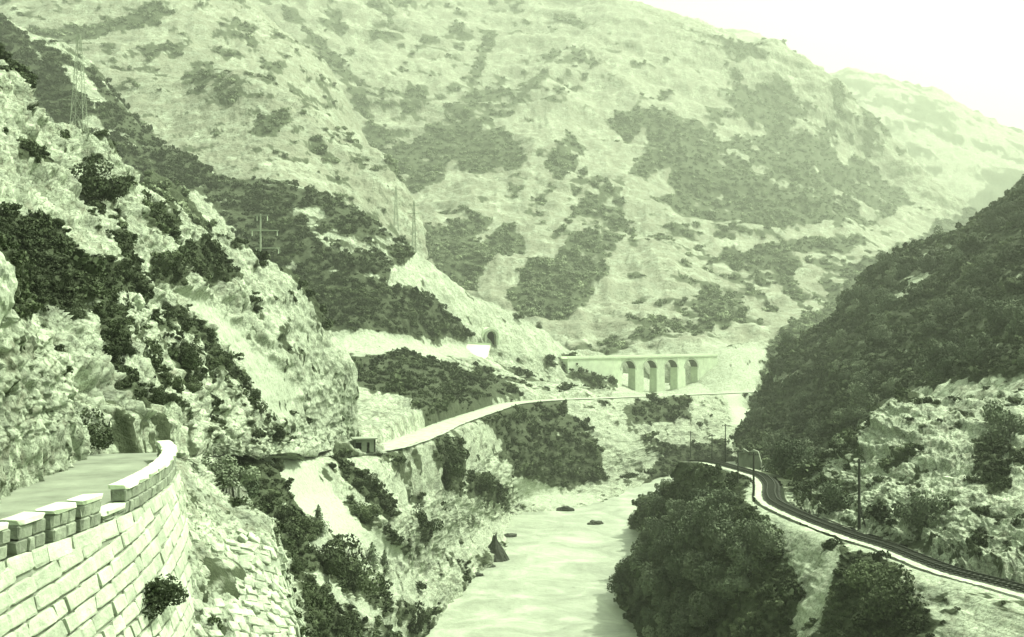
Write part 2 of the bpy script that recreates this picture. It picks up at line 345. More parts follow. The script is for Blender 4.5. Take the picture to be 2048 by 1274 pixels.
VEG = blur(VEG, 3); BARE = blur(BARE, 3)
def look(A, x, y):
    i = np.clip((x-X0)/STEP, 0, NX-1.01); j = np.clip((y-Y0)/STEP, 0, NY-1.01)
    i0, j0 = i.astype(int), j.astype(int); a, b = i-i0, j-j0
    return (A[j0,i0]*(1-a)+A[j0,i0+1]*a)*(1-b)+(A[j0+1,i0]*(1-a)+A[j0+1,i0+1]*a)*b

# ------------------------------------------------------------------ road and railway alignments (x, y, z)
ROAD = np.array([(-15.5,4,-4.9),(-15.7,20,-5.4),(-15.4,30,-5.5),(-15.2,38,-5.55),(-16.8,46,-5.6),(-19.8,54,-6.1),(-23,68,-7.7),(-31,100,-11.2),(-34.6,130,-14.6),(-32.3,158,-17.8),(-27,173,-19.3),(-21,186,-19.7),(-17,214,-20.3),(-14,248,-21),(-6.5,298,-21.8),(0,338,-22.6),(14,378,-24.0),(32,400,-24.7),(67,450,-26.6),(96,490,-28.0),(130,530,-29)])
RAIL = np.array([(54,74,-23),(45.2,97,-23),(41.9,105,-23),(40.2,115.6,-23),(38.5,121.7,-23),(36.3,132.9,-23),(35.1,144.7,-23),(35.9,152,-23),(38.4,163,-23),(39.3,172,-23),(38.4,177,-23),(37.0,183,-23),(35.0,192,-23.2),(33.5,204,-24.5)])
def spline(pts, n):
    pts = np.asarray(pts, float); m = len(pts); t = np.linspace(0, m-1, n); i = np.clip(t.astype(int), 0, m-2); f = (t-i)[:, None]
    P = lambda k: pts[np.clip(k, 0, m-1)]
    p0, p1, p2, p3 = P(i-1), P(i), P(i+1), P(i+2)
    p0 = np.where((i-1 < 0)[:, None], 2*p1-p2, p0); p3 = np.where((i+2 > m-1)[:, None], 2*p2-p1, p3)
    return 0.5*(2*p1+(p2-p0)*f+(2*p0-5*p1+4*p2-p3)*f*f+(3*p1-p0-3*p2+p3)*f**3)
ROADS = spline(ROAD, 160); RAILS = spline(RAIL, 120)
def flatten_to(P, path, hw, blend, drop=0.3):
    sh = P.shape; Q = P.reshape(-1, 3).copy()
    lo, hi = path[:, :2].min(0)-hw-blend, path[:, :2].max(0)+hw+blend
    sel = np.where((Q[:, 0] > lo[0]) & (Q[:, 0] < hi[0]) & (Q[:, 1] > lo[1]) & (Q[:, 1] < hi[1]))[0]
    for c in range(0, len(sel), 20000):
        s = sel[c:c+20000]; q = Q[s]
        a, b = path[:-1], path[1:]; ab = b-a
        t = np.clip(((q[:, None, :2]-a[None, :, :2])*ab[None, :, :2]).sum(-1)/np.maximum((ab[:, :2]**2).sum(-1), 1e-6)[None], 0, 1)
        pp = a[None]+ab[None]*t[..., None]; d = np.hypot(pp[..., 0]-q[:, None, 0], pp[..., 1]-q[:, None, 1])
        k = d.argmin(1); dm = d[np.arange(len(s)), k]; z = pp[np.arange(len(s)), k, 2]
        dz = q[:, 2]-z; bl = np.where(dz < 0, blend*np.where(q[:, 1] < 80, 0.3, 2.2), blend*0.4)
        w = np.clip(1-(dm-hw)/bl, 0, 1); w = w*w*(3-2*w)*np.clip((np.where(q[:, 1] > 180, 7.0, 1.6)-dz)/0.8, 0, 1)*np.clip((dz+9)/4, 0, 1)
        Q[s, 2] = q[:, 2]*(1-w)+(z-drop)*w
    return Q.reshape(sh)

# ------------------------------------------------------------------ slopes
BR = []; SCAT = []                                       # (P, cover, name)
def slope(name, rows, mat, amp, lam, label, dens=1.0, back=(40, 30), res=3.2, seed=0, ridge=0.5, aniso=None, scatter=True, cov_bias=0.0, flat=True, strata=0.0, calm=None):
    R = [np.array([p if len(p) == 3 and not isinstance(p, tuple) else at(*p) for p in r], float) if not isinstance(r, np.ndarray) else r for r in rows]
    if back:
        top = R[0].copy(); n = np.hypot(top[:, 0], top[:, 1])[:, None]; dirn = np.c_[top[:, :2]/n, np.zeros(len(top))]
        b1 = top + dirn*back[0]*0.35 - np.array([0, 0, back[1]*0.25]); b2 = top + dirn*back[0] - np.array([0, 0, back[1]])
        R = [b2, b1] + R
    R = np.array(R); nb = 2 if back else 0
    px, py = proj(R)
    w = np.hypot(np.diff(px, axis=1), np.diff(py, axis=1))[nb:].sum(1).max(); h = np.hypot(np.diff(px, axis=0), np.diff(py, axis=0))[nb:].sum(0).max()
    N = int(min(w/res, 900)) if res < 40 else 90
    rows_n = [spline(r, N) for r in R]
    rows_n = np.array(rows_n)                    # (rows, N, 3)
    M = (int(min(h/res, 700)) if res < 40 else 60) + nb*10
    P = np.stack([spline(rows_n[:, c], M) for c in range(N)], 1)
    # normals
    du = np.gradient(P, axis=1); dv = np.gradient(P, axis=0); nrm = np.cross(du, dv); nrm /= np.linalg.norm(nrm, axis=-1, keepdims=True)+1e-9
    nrm *= np.where((nrm*(-P)).sum(-1, keepdims=True) < 0, -1, 1)
    Q = P if aniso is None else P@np.array(aniso, float)
    disp = fbm(Q, lam, 4, seed, False)*0.6 + ridge*fbm(Q, lam*0.55, 5, seed+20, True, 0.55)*0.7
    disp += (0.34 if lam < 30 else 0.22)*fbm(P, lam*0.11, 3, seed+40, True, 0.6)
    if strata:                                  # bedding: ledges that step back up the face
        ph = (P[..., 2]+0.22*P[..., 0]+fbm(P, lam*0.7, 3, seed+50)*lam*0.16)/(lam*0.17)
        fr = ph-np.floor(ph); saw = np.where(fr < 0.8, fr/0.8, (1-fr)/0.2)
        ph2 = ph*2.7+fbm(P, lam*0.2, 2, seed+55)*1.5; f2 = ph2-np.floor(ph2)
        disp = disp + strata*((0.6-saw)*0.8*(0.4+0.6*np.clip(fbm(P, lam*1.1, 2, seed+57)*2+0.5, 0, 1)) + (0.5-f2)*0.25)
    x, y = proj(P)
    wx = fbm(P, lam*0.5, 4, seed+60)*17; wy = fbm(P, lam*0.5, 4, seed+70)*13
    dv_ = look(VEG, x+wx, y+wy); br = look(BARE, x+wx*0.6, y+wy*0.6)
    amp_l = amp*(1-0.75*br)
    if calm:                                    # smoother ground towards the far end of the slope
        k_ = np.clip((x-calm[0])/(calm[1]-calm[0]), 0, 1); amp_l = amp_l*(1-calm[2]*k_); br = np.maximum(br, 0.45*k_*np.clip(fbm(P, lam*0.3, 3, seed+65)+0.75, 0, 1))
    P = P + nrm*(disp*amp_l)[..., None]
    if flat:
        P = flatten_to(P, ROADS, 3.0, 2.6); P = flatten_to(P, RAILS, 2.7, 1.6, 0.08)
    n = fbm(Q if aniso is not None else P, lam*0.22, 3, seed+80, False, 0.6)*0.6+fbm(P, lam*0.06, 3, seed+90, False, 0.7)*0.65+0.5
    cover = np.clip((dv_+cov_bias-n)*3.2+0.5, 0, 1)
    idx = np.arange(M*N).reshape(M, N); f = np.stack([idx[:-1,:-1], idx[:-1,1:], idx[1:,1:], idx[1:,:-1]], -1).reshape(-1, 4)
    me = bpy.data.meshes.new(name); me.vertices.add(M*N); me.vertices.foreach_set('co', P.reshape(-1).astype(np.float32))
    me.loops.add(f.size); me.loops.foreach_set('vertex_index', f.reshape(-1).astype(np.int32))
    me.polygons.add(len(f)); me.polygons.foreach_set('loop_start', np.arange(0, f.size, 4, dtype=np.int32)); me.polygons.foreach_set('loop_total', np.full(len(f), 4, np.int32))
    me.polygons.foreach_set('use_smooth', np.ones(len(f), bool)); me.update(calc_edges=True)
    for nm, a in (('veg', cover), ('bare', br)):
        at_ = me.attributes.new(nm, 'FLOAT', 'POINT'); at_.data.foreach_set('value', a.reshape(-1).astype(np.float32))
    me.materials.append(mat); o = bpy.data.objects.new(name, me); COL.objects.link(o)
    tag(o, label, None, None, 'structure')
    if scatter: SCAT.append([P, cover, name, dens]); BR.append(br)
    return P

R3 = lambda *p: np.array(p, float)
slope('mountain_range', [
  [(1440,60,2800),(1560,95,2750),(1600,132,2700),(1650,157,2700),(1700,154,2700),(1760,158,2680),(1830,174,2650),(1880,188,2620),(1920,210,2600),(1965,233,2600),(2010,256,2600),(2060,270,2600),(2200,300,2600),(2400,330,2600)],
  [(1440,240,2300),(1560,250,2300),(1600,260,2300),(1650,270,2250),(1700,275,2250),(1760,290,2200),(1830,310,2200),(1880,320,2200),(1920,330,2200),(1965,345,2200),(2010,355,2200),(2060,360,2200),(2200,380,2200),(2400,400,2200)],
  [(1440,640,1700),(1560,640,1700),(1600,640,1700),(1650,640,1700),(1700,640,1700),(1760,640,1700),(1830,640,1700),(1880,640,1700),(1920,640,1700),(1965,640,1700),(2010,640,1700),(2060,640,1700),(2200,640,1700),(2400,640,1700)]],
  M_T['far'], 45, 420, 'hazy far ridge fading into the bright sky', dens=0.25, back=(300, 120), seed=3, res=5)
slope('mountain', [
  [(300,-360,1800),(620,-280,1700),(900,-110,1650),(1080,-32,1600),(1180,-4,1580),(1240,6,1570),(1290,22,1560),(1350,46,1550),(1410,64,1540),(1460,78,1530),(1500,90,1520),(1545,86,1510),(1585,108,1500),(1640,150,1490),(1715,225,1480),(1785,290,1470),(1830,350,1450),(1900,400,1430),(2000,470,1400)],
  [(330,-150,1520),(560,-60,1480),(760,30,1450),(920,70,1430),(1050,95,1410),(1130,110,1390),(1210,125,1380),(1290,140,1380),(1370,160,1380),(1440,180,1380),(1500,200,1390),(1550,220,1390),(1600,250,1390),(1660,300,1390),(1720,350,1380),(1780,390,1370),(1850,425,1360),(1920,460,1350),(2010,520,1330)],
  [(420,120,1280),(600,160,1250),(760,210,1210),(900,235,1180),(1020,255,1150),(1110,262,1110),(1180,285,1120),(1260,290,1140),(1340,300,1160),(1420,320,1170),(1490,340,1170),(1560,365,1160),(1620,390,1150),(1690,420,1150),(1750,450,1150),(1810,480,1150),(1880,510,1150),(1950,540,1140),(2020,590,1130)],
  [(560,340,1080),(700,365,1030),(810,385,980),(920,400,950),(1010,410,930),(1090,418,915),(1170,425,925),(1250,432,945),(1330,445,950),(1410,468,945),(1480,490,930),(1550,510,910),(1610,525,900),(1680,540,900),(1740,555,900),(1800,575,900),(1870,600,900),(1940,630,900),(2020,670,900)],
  [(640,460,880),(760,470,830),(850,485,800),(940,505,775),(1020,530,755),(1090,550,742),(1160,562,738),(1230,572,740),(1300,582,740),(1370,592,740),(1440,603,738),(1510,618,730),(1580,636,722),(1640,652,720),(1700,670,720),(1760,690,720),(1820,710,720),(1900,740,720),(2000,780,720)],
  [(700,620,740),(800,628,700),(880,636,665),(960,646,645),(1030,656,625),(1090,668,610),(1150,680,598),(1210,691,588),(1270,699,580),(1330,706,575),(1390,713,568),(1450,722,562),(1510,734,560),(1570,752,562),(1630,775,566),(1700,800,575),(1780,830,590),(1860,860,600),(1960,900,610)],
  [(720,770,700),(800,770,680),(880,772,650),(960,776,625),(1030,782,600),(1090,788,585),(1150,794,572),(1210,798,560),(1270,800,550),(1330,804,545),(1390,812,540),(1450,824,535),(1510,840,530),(1570,860,535),(1630,880,545),(1700,910,560),(1780,940,580),(1860,970,590),(1960,1000,600)]],
  M_T['far'], 17, 230, 'great pale mountainside flecked with scrub, closing the valley', dens=1.5, back=(350, 200), seed=5, res=3.7, ridge=1.0, aniso=((.72, 0, .55), (0, 1.1, 0), (-.30, 0, .42)), strata=0.25)
slope('hill', [
  [(-150,-160,1150),(150,-110,1100),(350,-70,1080),(470,-8,1050),(530,38,1020),(590,83,1000),(640,133,980),(680,200,960),(720,280,940),(770,350,920)],
  [(-150,40,930),(150,60,900),(300,85,880),(420,120,860),(510,160,850),(590,205,850),(640,255,850),(690,320,850),(725,380,850),(760,440,850)],
  [(-150,240,780),(150,230,760),(320,255,745),(450,280,740),(540,305,740),(610,335,740),(655,370,745),(695,410,750),(720,450,755),(750,500,760)],
  [(-150,500,640),(200,480,630),(330,460,630),(450,450,640),(540,445,650),(610,455,655),(655,475,660),(695,500,665),(730,530,670),(770,570,680)]],
  M_T['far'], 11, 150, 'pale grassy hill high on the left with dark scrub bands', dens=0.9, back=(120, 70), seed=8, ridge=0.6)
slope('hill', [
  [(60,120,780),(160,132,760),(250,150,740),(350,168,720),(430,152,705),(500,150,690),(560,175,680),(620,215,670),(670,262,660),(720,300,650),(770,325,640),(800,365,630),(830,430,620),(850,520,600)],
  [(60,230,690),(160,245,670),(250,260,650),(350,275,635),(430,290,622),(500,300,610),(560,315,600),(615,345,595),(660,375,592),(700,405,590),(740,440,588),(770,480,584),(795,530,580),(820,590,570)],
  [(60,440,580),(160,440,565),(250,435,555),(350,430,540),(430,430,530),(500,432,520),(560,440,515),(610,452,512),(650,470,513),(690,500,516),(720,530,520),(745,565,522),(770,610,525),(800,650,525)],
  [(60,700,480),(160,700,480),(250,690,475),(350,685,472),(430,680,470),(500,680,470),(560,680,470),(610,682,470),(650,685,470),(690,690,470),(720,692,470),(745,695,470),(780,700,470),(810,705,470)]],
  M_T['far'], 7, 90, 'pale stony spur with terraces below the high hill', dens=0.9, back=(60, 40), seed=11, ridge=0.6)
slope('wooded_slope', [
  [(-180,-40,620),(-40,10,590),(60,72,560),(130,94,550),(190,140,540),(250,220,520),(300,280,500),(350,312,490),(400,338,480),(430,372,475),(520,376,470),(600,386,460),(650,406,455),(700,432,447),(740,456,440),(790,490,436),(830,520,435),(870,546,440),(930,586,450),(990,611,462),(1040,636,475),(1090,667,490),(1140,702,505),(1200,722,520),(1240,738,530)],
  [(-180,120,540),(-40,150,510),(60,200,485),(130,230,470),(190,270,455),(250,330,440),(300,380,430),(350,405,422),(400,430,415),(440,455,410),(520,480,402),(590,500,395),(650,520,390),(700,540,387),(740,560,385),(785,580,388),(830,602,396),(875,632,410),(930,660,430),(985,675,442),(1040,692,455),(1090,712,470),(1140,732,485),(1190,748,497),(1240,762,510)],
  [(-180,350,440),(-40,390,425),(60,420,410),(130,445,400),(190,470,390),(250,500,380),(300,530,370),(350,555,365),(400,580,360),(450,610,356),(520,640,350),(590,665,346),(650,682,344),(700,688,346),(745,690,351),(790,690,360),(835,690,376),(880,694,398),(930,702,420),(985,722,430),(1040,742,440),(1090,758,450),(1140,770,460),(1190,780,465),(1240,790,470)],
  [(-180,560,330),(-40,580,320),(60,600,315),(130,620,312),(190,640,308),(250,655,306),(300,665,304),(350,680,302),(400,690,300),(450,700,300),(520,715,298),(590,728,298),(650,735,300),(705,737,303),(760,736,309),(810,732,322),(860,727,345),(905,727,370),(950,735,388),(1000,758,393),(1050,768,402),(1110,776,415),(1160,781,430),(1210,785,442),(1260,788,460)],
  [(-180,800,200),(-40,820,190),(60,840,185),(130,850,180),(190,860,176),(250,870,172),(300,880,168),(350,890,166),(400,895,164),(450,898,163),(520,900,165),(590,899,168),(650,897,174),(705,891,181),(760,886,189),(800,872,203),(840,855,220),(880,837,246),(930,818,282),(990,803,332),(1050,798,365),(1110,795,388),(1170,793,400),(1230,791,415),(1350,786,458)],
  [(-180,830,190),(-40,850,180),(60,870,176),(130,880,171),(190,890,168),(250,900,164),(300,910,160),(350,915,160),(400,918,160),(450,918,160),(520,918,162),(590,917,166),(650,915,172),(705,910,178),(764,905,186),(808,893,198),(850,880,214),(892,858,238),(942,838,274),(1000,820,322),(1055,812,355),(1112,808,378),(1172,805,390),(1232,803,404),(1352,798,446)]],
  M_T['mid'], 6, 75, 'dark wooded slope and sunlit stony spur falling to the road', dens=1.2, back=(60, 45), seed=14, ridge=0.55)
slope('hill', [
  [(1150,738,545),(1200,742,548),(1240,746,550),(1290,752,556),(1340,756,562),(1385,752,566),(1425,742,570)],
  [(1150,748,495),(1200,756,499),(1240,768,504),(1290,784,511),(1325,784,516),(1365,772,522),(1410,758,528)],
  [(1150,790,452),(1200,793,452),(1240,796,453),(1290,800,456),(1335,803,460),(1385,805,468),(1435,808,480)]],
  M_T['mid'], 1.0, 20, 'pale ground rising under the arches of the viaduct', dens=0.7, back=(20, 12), seed=67, ridge=0.6)
slope('hill', [
  [(1372,742,545),(1400,720,542),(1430,704,545),(1475,692,552),(1530,692,560),(1590,720,565)],
  [(1366,778,528),(1395,765,522),(1425,755,520),(1470,746,520),(1525,752,525),(1590,780,530)],
  [(1350,806,502),(1385,806,494),(1420,806,490),(1470,808,490),(1535,815,495),(1600,835,500)]],
  M_T['mid'], 2.0, 25, 'pale rocky slope where the viaduct runs into the hill', dens=0.8, back=(25, 15), seed=61, ridge=0.6)
slope('hill', [
  [(290,345,205),(330,366,206),(370,388,207),(410,412,209),(445,446,212),(475,485,216),(510,515,219),(545,540,222),(590,575,226)],
  [(260,480,190),(310,490,191),(350,500,193),(390,515,195),(430,540,198),(465,570,202),(500,595,206),(540,615,210),(590,640,214)],
  [(250,640,170),(300,640,172),(345,640,174),(385,650,176),(425,660,178),(460,680,182),(500,700,186),(540,720,190),(590,740,195)]],
  M_T['near'], 2.2, 24, 'small pale rib of rock behind the near hillside', dens=0.5, back=(14, 14), seed=17)
slope('rocky_hillside', [
  [(-220,-60,88),(-100,20,91),(-25,100,95),(25,140,97),(50,190,99),(78,238,101),(112,266,103),(150,292,106),(192,300,108),(226,330,112),(256,368,116),(300,412,124),(350,440,132),(400,466,140),(450,490,146),(500,512,152),(548,541,157),(592,562,162),(627,612,167),(652,668,172),(690,706,176),(703,760,178),(706,820,179),(708,890,181)],
  [(-220,140,74),(-110,210,76),(-40,260,79),(15,290,82),(50,320,84),(85,350,87),(125,375,90),(165,398,94),(205,415,97),(240,440,101),(275,470,106),(318,510,113),(362,535,121),(405,560,128),(450,590,134),(496,620,141),(540,650,146),(580,680,151),(612,715,157),(636,750,163),(660,780,168),(675,815,172),(688,850,176),(700,893,179)],
  [(-220,420,57),(-120,440,58),(-50,470,60),(5,500,62),(45,530,64),(85,560,67),(125,590,70),(165,610,74),(205,625,80),(245,640,88),(285,645,95),(325,655,102),(365,670,110),(405,700,116),(450,735,122),(495,765,130),(535,790,137),(570,815,144),(600,840,151),(625,855,158),(648,868,165),(666,878,170),(682,888,175),(694,896,178)],
  [(-220,760,46),(-120,770,47),(-50,780,48),(0,790,50),(45,800,52),(85,815,54),(125,830,56),(165,850,58),(210,860,62),(255,865,70),(300,870,80),(335,875,90),(370,880,98),(410,885,108),(455,890,117),(500,893,126),(540,896,135),(575,897,143),(605,898,150),(630,898,157),(650,898,164),(668,898,169),(684,898,174),(696,898,178)],
  [(-220,960,38),(-120,950,40),(-50,940,42),(0,935,44),(45,928,46),(85,920,48),(125,912,51),(170,902,54),(220,898,58),(265,898,66),(310,899,78),(345,900,90),(375,901,100),(415,902,112),(460,903,122),(505,904,131),(545,905,139),(580,905,146),(610,905,152),(635,905,158),(655,904,165),(672,903,170),(687,901,175),(698,899,178)]],
  M_T['near'], 3.6, 22, 'craggy near hillside of pale rock and scrub above the road', dens=1.1, back=(30, 30), seed=23, ridge=0.5, res=2.8, strata=0.26, calm=(400, 580, 0.5))
slope('rock_spur', [
  [(195,690,69),(225,622,71),(250,596,73),(270,600,75),(288,640,78),(325,662,84),(355,690,88),(400,722,96),(440,760,106),(480,792,116),(520,832,126),(560,874,138),(600,900,147)],
  [(185,790,61),(225,740,62),(260,725,64),(290,735,67),(315,755,71),(350,775,76),(385,795,83),(420,815,91),(455,838,101),(490,858,112),(525,876,123),(560,892,136),(600,903,146)],
  [(180,880,55),(220,860,56),(260,850,58),(295,855,61),(325,862,65),(360,868,70),(395,875,79),(430,882,88),(462,889,99),(495,895,111),(528,900,122),(562,903,135),(600,906,145)],
  [(178,903,53),(220,899,56),(262,897,59),(300,898,62),(332,900,67),(365,902,74),(400,904,83),(434,905,92),(466,906,102),(498,907,113),(530,908,123),(563,908,135),(600,908,145)]],
  M_T['near'], 2.0, 12, 'stony spur with scrub rising behind the road bend', dens=1.0, back=(8, 12), seed=29, ridge=0.6, res=2.8, strata=0.4)
slope('rock_cutting', [
  [(-250,350,30),(-150,430,33),(-60,490,35.5),(0,530,37.5),(25,600,39.5),(60,645,42),(100,705,44),(130,782,46),(160,860,48.5),(190,902,51)],
  [(-250,650,29),(-150,690,32),(-60,720,34.5),(-10,745,36.5),(25,770,38.5),(60,795,40.8),(95,825,42.8),(125,858,45),(155,885,47.8),(185,903,50.5)],
  [(-250,900,28.5),(-150,910,31.5),(-60,912,34),(-15,910,36),(20,908,38),(55,906,40.2),(90,904,42.4),(120,902,44.8),(152,902,47.5),(183,904,50.3)],
  [(-250,1075,28),(-150,1030,31),(-70,1000,34),(-20,972,37),(15,955,39),(50,942,41),(85,930,43),(115,918,45),(150,908,47.8),(182,905,50.2)]],
  M_T['near'], 0.9, 7, 'pale cut rock face beside the near road', dens=0.35, back=(8, 6), seed=31, ridge=0.6, res=2.8, cov_bias=-0.05, strata=0.5)
wl = lambda px, py: (px, py, 50*F/(py-HY))
slope('river_bank', [
  [(180,930,53),(300,918,56),(350,914,75),(420,912,108),(500,911,133),(560,910,150),(640,909,165),(700,906,175),(770,902,186),(850,874,213),(900,850,246),(950,830,282),(1000,815,330),(1100,804,378),(1200,801,395),(1350,795,445),(1450,792,490),(1580,800,520)],
  [(200,1010,48),(330,985,52),(380,1000,64),(440,1000,88),(510,995,112),(580,992,135),(660,990,151),(740,988,164),(812,965,186),(872,932,208),(922,905,238),(970,880,268),(1036,862,318),(1130,846,356),(1220,838,380),(1350,830,420),(1450,832,460),(1580,850,490)],
  [(220,1130,44),(380,1110,46),(440,1120,57),(500,1120,74),(560,1110,95),(630,1095,120),(700,1080,142),(770,1068,162),(838,1050,186),(895,1020,212),(945,985,240),(998,955,272),(1064,930,315),(1150,908,345),(1250,892,370),(1360,882,405),(1470,878,445),(1590,900,470)],
  [(260,1350,40),(470,1330,46),(540,1300,60),(610,1275,80),(680,1240,105),(738,1200,136),(784,1170,161),(830,1140,186),(880,1105,207),(922,1080,226),(958,1055,248),(985,1030,272),(1042,1002,312),(1120,990,328),(1220,958,352),(1330,925,386),(1450,905,420),(1580,920,435)],
  [wl(250,1900),wl(420,1800),wl(560,1640),wl(680,1480),wl(770,1370),wl(835,1290),wl(880,1235),wl(905,1190),wl(935,1160),wl(985,1128),wl(1008,1090),wl(1010,1052),wl(1045,1026),wl(1120,1019),wl(1200,1002),wl(1290,968),wl(1370,935),wl(1480,918)],
  [(300,2050,92),(430,1950,97),(570,1800,112),(700,1620,137),(800,1480,155),(870,1370,175),(915,1300,196),(940,1250,212),(970,1215,224),(1020,1175,240),(1050,1130,262),(1060,1085,284),(1080,1062,297),(1140,1052,302),(1220,1034,317),(1310,996,355),(1400,955,398),(1500,935,423)]],
  M_T['near'], 2.6, 24, 'steep left river bank of scree, rock and scrub below the road', dens=1.1, back=None, seed=37, ridge=0.6, res=3.3, strata=0.2)
# near ground under the walls, down to the river (mostly below the picture)
slope('valley_side', [
  R3((-13,-20,-7),(-11.5,0,-8),(-10.3,14,-11),(-9.8,24,-13),(-8.6,33,-14),(-8.5,40,-15),(-9.5,48,-16),(-13,60,-19)),
  R3((-4,-20,-24),(-4,0,-24),(-4,14,-24),(-4,24,-25),(-4.5,34,-25.5),(-5,42,-26),(-6,52,-27),(-8,64,-28)),
  R3((0,-20,-54),(1,0,-54),(1,14,-54),(0,26,-54),(-1,40,-54),(-4,55,-54),(-6,75,-54),(-8,95,-54))],
  M_T['near'], 0.8, 9, 'scrubby ground at the foot of the retaining walls', dens=0.6, back=None, seed=41, res=45, flat=False)
# right hill
IN = lambda i, off=1.9: tuple(RAIL[i] + np.array([off, 0, 0.15]))
slope('wooded_hill', [
  R3(at(2500,180,330), at(2250,290,330), at(2048,378,335), at(1985,418,340), at(1920,460,348), at(1850,494,356), at(1790,520,364), at(1740,550,372), at(1695,605,380), at(1655,652,386), at(1610,680,392), at(1570,702,396), at(1552,745,396), at(1535,795,392), at(1512,832,388), at(1490,870,384), at(1470,900,380)),
  R3(at(2500,520,195), at(2250,555,200), at(2060,590,210), at(1985,625,216), at(1910,660,226), at(1840,690,236), at(1780,715,246), at(1730,738,256), at(1690,765,264), at(1655,795,271), at(1622,825,276), at(1595,850,278), at(1572,870,274), at(1552,885,266), at(1535,900,256), at(1518,915,246), at(1500,930,236)),
  R3(at(2500,900,125), at(2250,860,133), at(2070,850,142), at(1990,855,150), at(1910,862,158), at(1845,872,166), at(1790,882,174), at(1745,892,181), at(1705,905,188), at(1668,920,194), at(1635,935,198), at(1606,945,201), at(1582,952,202), at(1562,955,202), at(1545,957,201), at(1528,958,200), at(1510,958,199)),
  R3((62,70,-22.6), (56,76,-22.7), IN(1), IN(2), IN(3), IN(4), IN(5), (37.2,140,-22.8), IN(6), (37.4,150,-22.8), (39.2,158,-22.8), IN(8), (40.9,168,-22.8), IN(9), (40.6,175,-22.8), IN(10), IN(11))],
  M_T['mid'], 4.2, 42, 'dark wooded hillside on the right above the railway', dens=1.6, back=(70, 40), seed=43, ridge=0.5, res=3.9)
slope('rocky_hillside', [
  R3(at(2500,700,148), at(2250,745,149), at(2050,785,150), at(1980,800,151), at(1915,805,152), at(1860,800,152), at(1815,797,152), at(1788,806,152), at(1752,835,152), at(1718,868,152), at(1690,895,153), at(1660,920,155), at(1634,945,157), at(1612,968,158), at(1596,992,158)),
  R3(at(2500,900,118), at(2250,900,120), at(2060,920,124), at(1985,925,127), at(1920,930,130), at(1868,935,132), at(1826,938,134), at(1795,940,136), at(1765,945,138), at(1735,952,140), at(1708,960,142), at(1682,970,144), at(1655,982,147), at(1630,992,150), at(1605,1002,152)),
  R3(at(2500,1120,95), at(2250,1080,99), at(2070,1060,106), at(1995,1045,110), at(1930,1035,114), at(1880,1028,118), at(1840,1022,121), at(1806,1016,124), at(1774,1012,127), at(1745,1010,130), at(1718,1010,133), at(1692,1010,136), at(1664,1010,140), at(1638,1010,144), at(1612,1012,148)),
  R3((62,70,-22.6), (56,77,-22.7), (48.5,92,-22.8), IN(1), (44.8,102,-22.8), IN(2), (42.8,110,-22.8), IN(3), IN(4), (39.5,126,-22.8), (38.7,130,-22.8), IN(5), (37.5,138,-22.8), IN(6), (37.4,149,-22.8))],
  M_T['near'], 1.9, 15, 'sunlit rock and terraced slope above the railway on the right', dens=1.0, back=(16, 16), seed=47, ridge=0.5, res=2.8, strata=0.5)
OUT = lambda i, off=-2.6: tuple(RAIL[i] + np.array([off, 0, -0.2]))
r0 = R3((51,72,-23.2), OUT(1), OUT(2), OUT(3), OUT(4), OUT(5), OUT(6), OUT(7), OUT(8), (36.5,172,-23.3), (35.6,178,-23.6), (33.5,190,-25.5), (31.5,205,-29), (31,225,-33), (36,250,-36.5), (47,290,-41.5), (63,330,-45), (80,370,-47.5))
rw = R3((24,66,-50), (22.5,88,-50), (21.5,105,-50), (21,120,-50), (21,135,-50), (21,150,-50), (21.2,165,-50), (21.6,177,-50), (21,190,-50), (20,203,-50), (22,216,-50), (25,232,-50), (29,250,-50), (32,266,-50), (31,284,-50), (44,314,-50), (61,338,-50), (75,372,-50))
r1 = r0*0.68 + rw*0.32; r1[:, 2] = np.array([-26.5]*6 + [-27,-27.5,-28,-28.5,-29,-31,-34,-38,-40,-43,-46,-48])
r2 = r0*0.3 + rw*0.7; r2[:, 2] = np.array([-36]*6 + [-36.5,-37,-37.5,-38,-38.5,-39,-41,-43,-44,-46,-47.5,-49])
r4 = rw + np.array([-7, 0, -5])
slope('river_bank', [r0, r1, r2, rw, r4], M_T['near'], 1.3, 15, 'right river bank below the railway, wooded towards the water', dens=1.0, back=None, seed=53, ridge=0.7, res=4.6)
# bastion below the parapet
BAST = slope('rubble_bank', [
  [(283,1040,36.5),(325,965,41),(345,920,45),(395,948,47),(445,985,47.5),(495,1012,47.3),(528,1034,47),(544,1046,48),(550,1040,57)],
  [(284,1100,36),(326,1058,39),(366,1050,41),(416,1058,43),(466,1072,44),(508,1084,44),(537,1098,44.5),(551,1105,46.2),(557,1095,55)],
  [(272,1180,34.5),(320,1168,36.7),(368,1164,38.5),(418,1169,40),(468,1178,41),(510,1188,41.5),(545,1198,42.2),(566,1205,44.2),(576,1190,54)],
  [(278,1290,33),(328,1288,34.8),(378,1288,36.4),(428,1288,37.7),(478,1288,38.7),(528,1290,39.4),(570,1290,40.2),(593,1290,42.2),(604,1280,53)],
  [(280,1480,30.5),(335,1480,32.5),(390,1480,34.2),(445,1480,35.4),(500,1480,36.4),(555,1480,37.2),(600,1480,38),(622,1480,40.2),(630,1470,51)]],
  M_T['near'], 0.38, 3.0, 'rough stone bank below the parapet at the road bend', dens=0.35, back=None, seed=59, ridge=0.7, res=2.6, flat=False, cov_bias=-.1)

